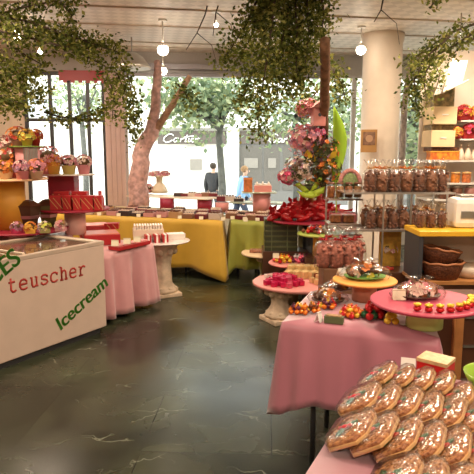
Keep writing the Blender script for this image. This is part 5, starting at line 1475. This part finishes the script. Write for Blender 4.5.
# ------------------------------------------------------------------ back right shelving
YS = 6.6
def sp(px, py): return at(px, py, Y=YS)
xl, xr = xat(424, YS), xat(520, YS)
t = thing('wall_shelving', 'cream wall shelving of sweets and flower hearts at the far right', 'shelf unit', ((xl+xr)/2, YS, 0))
cx = (xl+xr)/2
shz = [zat(y_, YS) for y_ in (198, 182, 160)]
m = MB(); m.box((0, .22, 1.35), (xr-xl, .02, 2.7)); m.build('back_panel', mat('warm white panel', (.78, .68, .58), .6), t)
for z_ in shz: m = MB(); m.box((0, 0, z_-.01), (xr-xl, .4, .018)); m.build('shelf', white, t)
z4 = zat(139, YS); x4 = xat(441, YS)
for y_ in (139, 121): m = MB(); zz_ = zat(y_, YS); m.box(((xat(453, YS)+xr)/2-cx, 0, zz_-.01), (xr-xat(453, YS), .4, .018)); m.build('shelf', white, t)
m = MB(); m.box((xr-cx-.01, 0, 1.35), (.02, .42, 2.7)); m.build('side_panel', white, t)
m = MB(); m.box((0, 0, .4), (xr-xl, .4, .8)); m.build('cabinet', cream, t)
# cream drawer boxes with compartments
cb = mat('cream drawer', (.82, .62, .36), .5)
for i, (xa, xb, ya, yb_) in enumerate(((427, 451, 108, 125), (425, 449, 131, 147), )):
    a_, b_ = sp(xa, yb_), sp(xb, ya)
    t = thing('cream_drawer_box', ('upper cream drawer box with slot handle near the window', 'lower cream drawer box with slot handle near the window')[i], 'drawer box', ((a_.x+b_.x)/2, YS-.03, a_.z), group='cream drawer boxes')
    m = MB(); m.box((0, 0, (b_.z-a_.z)/2), (b_.x-a_.x, .34, b_.z-a_.z), bev=.004); m.build('box', cb, t)
    m = MB(); m.box((0, -.173, (b_.z-a_.z)*.55), (.07, .006, .014)); m.build('handle_slot', white, t)
for i, (xa, xb, ya, yb_, mm, lab) in enumerate(((427, 450, 125, 131, mat('mossy sweets', (.25, .18, .07), .5, noise=.7, nscale=30), 'tray of mossy brown sweets between the cream drawer boxes'), (427, 455, 147, 152, choc, 'thin tray of dark chocolates under the lower drawer box'), (429, 451, 88, 108, mat('green brown sweets', (.30, .20, .08), .5, noise=.7, nscale=25, col2=(.08, .07, .02)), 'open bin of green and brown sweets above the drawer boxes'))):
    a_, b_ = sp(xa, yb_), sp(xb, ya)
    t = thing('sweet_tray', lab, 'tray', ((a_.x+b_.x)/2, YS-.0, a_.z)); h_ = b_.z-a_.z
    m = MB(); m.box((0, 0, h_/2-.001), (b_.x-a_.x-.01, .28, h_-.004), bev=.003); m.build('sweets', mm, t)
    m = MB(); m.box((0, 0, .003), (b_.x-a_.x, .3, .006)); m.box((0, .148, h_/2), (b_.x-a_.x, .006, h_)); m.build('tray', cb, t)
# orange boxes on 160 shelf
zs1 = shz[2]
t = thing('orange_box', 'orange patterned box on the shelf below the cream drawers', 'box', (xat(443, YS-.1), YS-.1, zs1)); m = MB(); m.box((0, 0, .05), (.33, .14, .09), bev=.004); m.build('box', mat('orange print', (.80, .32, .03), .5, noise=.5, nscale=25, col2=(.55, .1, .02)), t)
m = MB(); m.box((0, 0, .097), (.34, .15, .014), bev=.003); m.build('lid', mat('orange lid paper', (.85, .42, .05), .5), t)
for i, px in enumerate((461, 468, 475)):
    t = thing('cone_bag', 'pale cone shaped bag, %s on the shelf at far right' % ('left of three', 'middle of three', 'right of three')[i], 'bag', (xat(px, YS-.12), YS-.12, zs1), group='cone bags')
    m = MB(); m.lathe([(.04, 0), (.042, .05), (.02, .13), (.006, .15), (.02, .18)], n=18); m.build('bag', mat('pale bag', (.80, .66, .52), .5), t); m = MB(); m.lathe([(.012, .148), (.014, .152), (.012, .156)], n=12); m.build('tie', gold, t)
for i, px in enumerate((437, 446, 457, 468)):
    t = thing('orange_jar', 'orange sweets jar, %s from the left on the lower wall shelf' % ORD[i], 'jar', (xat(px, YS-.12), YS-.12, shz[1]), group='orange jars')
    m = MB(); m.lathe([(.048, 0), (.05, .01), (.05, .09), (.045, .1)], n=22); m.build('sweets', (mat('orange sweets', (.7, .24, .03), .4, noise=.5, nscale=40), mat('rust sweets', (.6, .18, .05), .4, noise=.5, nscale=40))[i % 2], t)
    m = MB(); m.lathe([(.052, .1), (.052, .12), (.01, .125)], n=22); m.build('lid', mat('amber lid', (.75, .4, .15), .3), t)
for i, px in enumerate((447, 459, 473)):
    t = thing('dark_jar', 'jar of dark chocolates, %s on the lowest wall shelf' % ('left', 'middle', 'right')[i], 'jar', (xat(px, YS-.12), YS-.12, shz[0]), group='dark chocolate jars')
    m = MB(); m.lathe([(.062, 0), (.066, .01), (.066, .12), (.055, .13)], n=22); m.build('sweets', (choc, choc, mat('dull rose sweets', (.35, .15, .12), .5))[i], t)
    m = MB(); m.lathe([(.05, .13), (.05, .15), (.01, .155)], n=22); m.build('lid', mat('pale lid', (.5, .4, .3), .4), t)
# hearts of flowers, red and yellow
def heart(label, px, py, r, cols, z_, Y=YS-.1):
    seedc[0] += 1; rnd = random.Random(seedc[0]); x = xat(px, Y)
    t = thing('flower_heart', label, 'flower box', (x, Y, z_), group='flower heart boxes')
    m = MB(); m.lathe([(r*.8, 0), (r, .02), (r*1.05, r*.9), (r*.9, r*1.2)], n=28, sy=.6); m.build('box', red, t)
    m = MB(); m.mi = 3; m.ball((0, -.02, r), r*.8, (1, .6, .9), 1); blossoms(m, (0, -.02, r*1.05), r*.95, r*.9, 60, .03, rnd); m.build('flowers', [petal[c] for c in cols]+[mat('leafy core', (.16, .10, .04), .8)], t)
heart('red flower box with yellow centre on the upper right shelf', 461, 115, .085, ('red', 'yellow', 'hotpink'), zat(121, YS))
heart('yellow and red flower box cut by the picture edge, upper shelf', 475, 112, .085, ('yellow', 'red', 'orange'), zat(121, YS))
heart('yellow topped red flower box on the shelf beside lower drawer', 455, 132, .065, ('yellow', 'red', 'orange'), zat(139, YS))
heart('dark red flower box on the middle right shelf', 468, 132, .085, ('red', 'hotpink', 'red'), zat(139, YS))
# slanted white pouch above, no lamp; its brightness is added emission
pp = sp(446, 100)
t = thing('hanging_lampshade', 'white slanted pouch with added glow above the far right shelves', 'lamp', (xat(449, 6.3), 6.3, zat(100, 6.3)))
shade = mat('white pouch with added glow', (.9, .85, .75), .5, emit=(1, .85, .62), estr=.45)
m = MB(); m.prism([(-.16, .06), (.05, .16), (.10, .40), (-.04, .40)], -.12, .12, Matrix.Rotation(PI/2, 4, 'X')); m.build('shade', shade, t)
m = MB(); m.tube([(.05, 0, .46), (.05, 0, HZ-zat(100, 6.3))], .008); m.build('stem', greybox, t)
m = MB(); m.tube([(-.16, -.121, .06), (-.04, -.121, .46)], .008, 6); m.tube([(-.16, -.121, .06), (.12, -.121, .2)], .008, 6); m.build('frame', creamb, t)

# remove prototypes parked under the floor
def kill(o):
    for c in list(o.children): kill(c)
    bpy.data.objects.remove(o)
for o in (g1, g2, gb_, b0, b1, b2, tp): kill(o)

# ------------------------------------------------------------------ daylight
w = bpy.data.worlds.new('sky'); bpy.context.scene.world = w; w.use_nodes = True
bg = w.node_tree.nodes['Background']; bg.inputs[0].default_value = (1, .985, .95, 1); bg.inputs[1].default_value = 4.6
s_ = bpy.data.lights.new('sun', 'SUN'); s_.energy = 1.8; s_.angle = rad(3); s_.color = (1, .96, .9)
so = bpy.data.objects.new('sun', s_); C.objects.link(so); so.rotation_euler = (rad(38), 0, rad(-25))
sc = bpy.context.scene
sc.view_settings.view_transform = 'Standard'; sc.view_settings.look = 'None'; sc.view_settings.gamma = 1
sc.view_settings.use_curve_mapping = False; sc.view_settings.exposure = 0.0
sc.cycles.max_bounces = 8; sc.cycles.transparent_max_bounces = 24; sc.cycles.caustics_reflective = False; sc.cycles.caustics_refractive = False
sc.cycles.use_denoising = True; sc.cycles.sample_clamp_indirect = 4
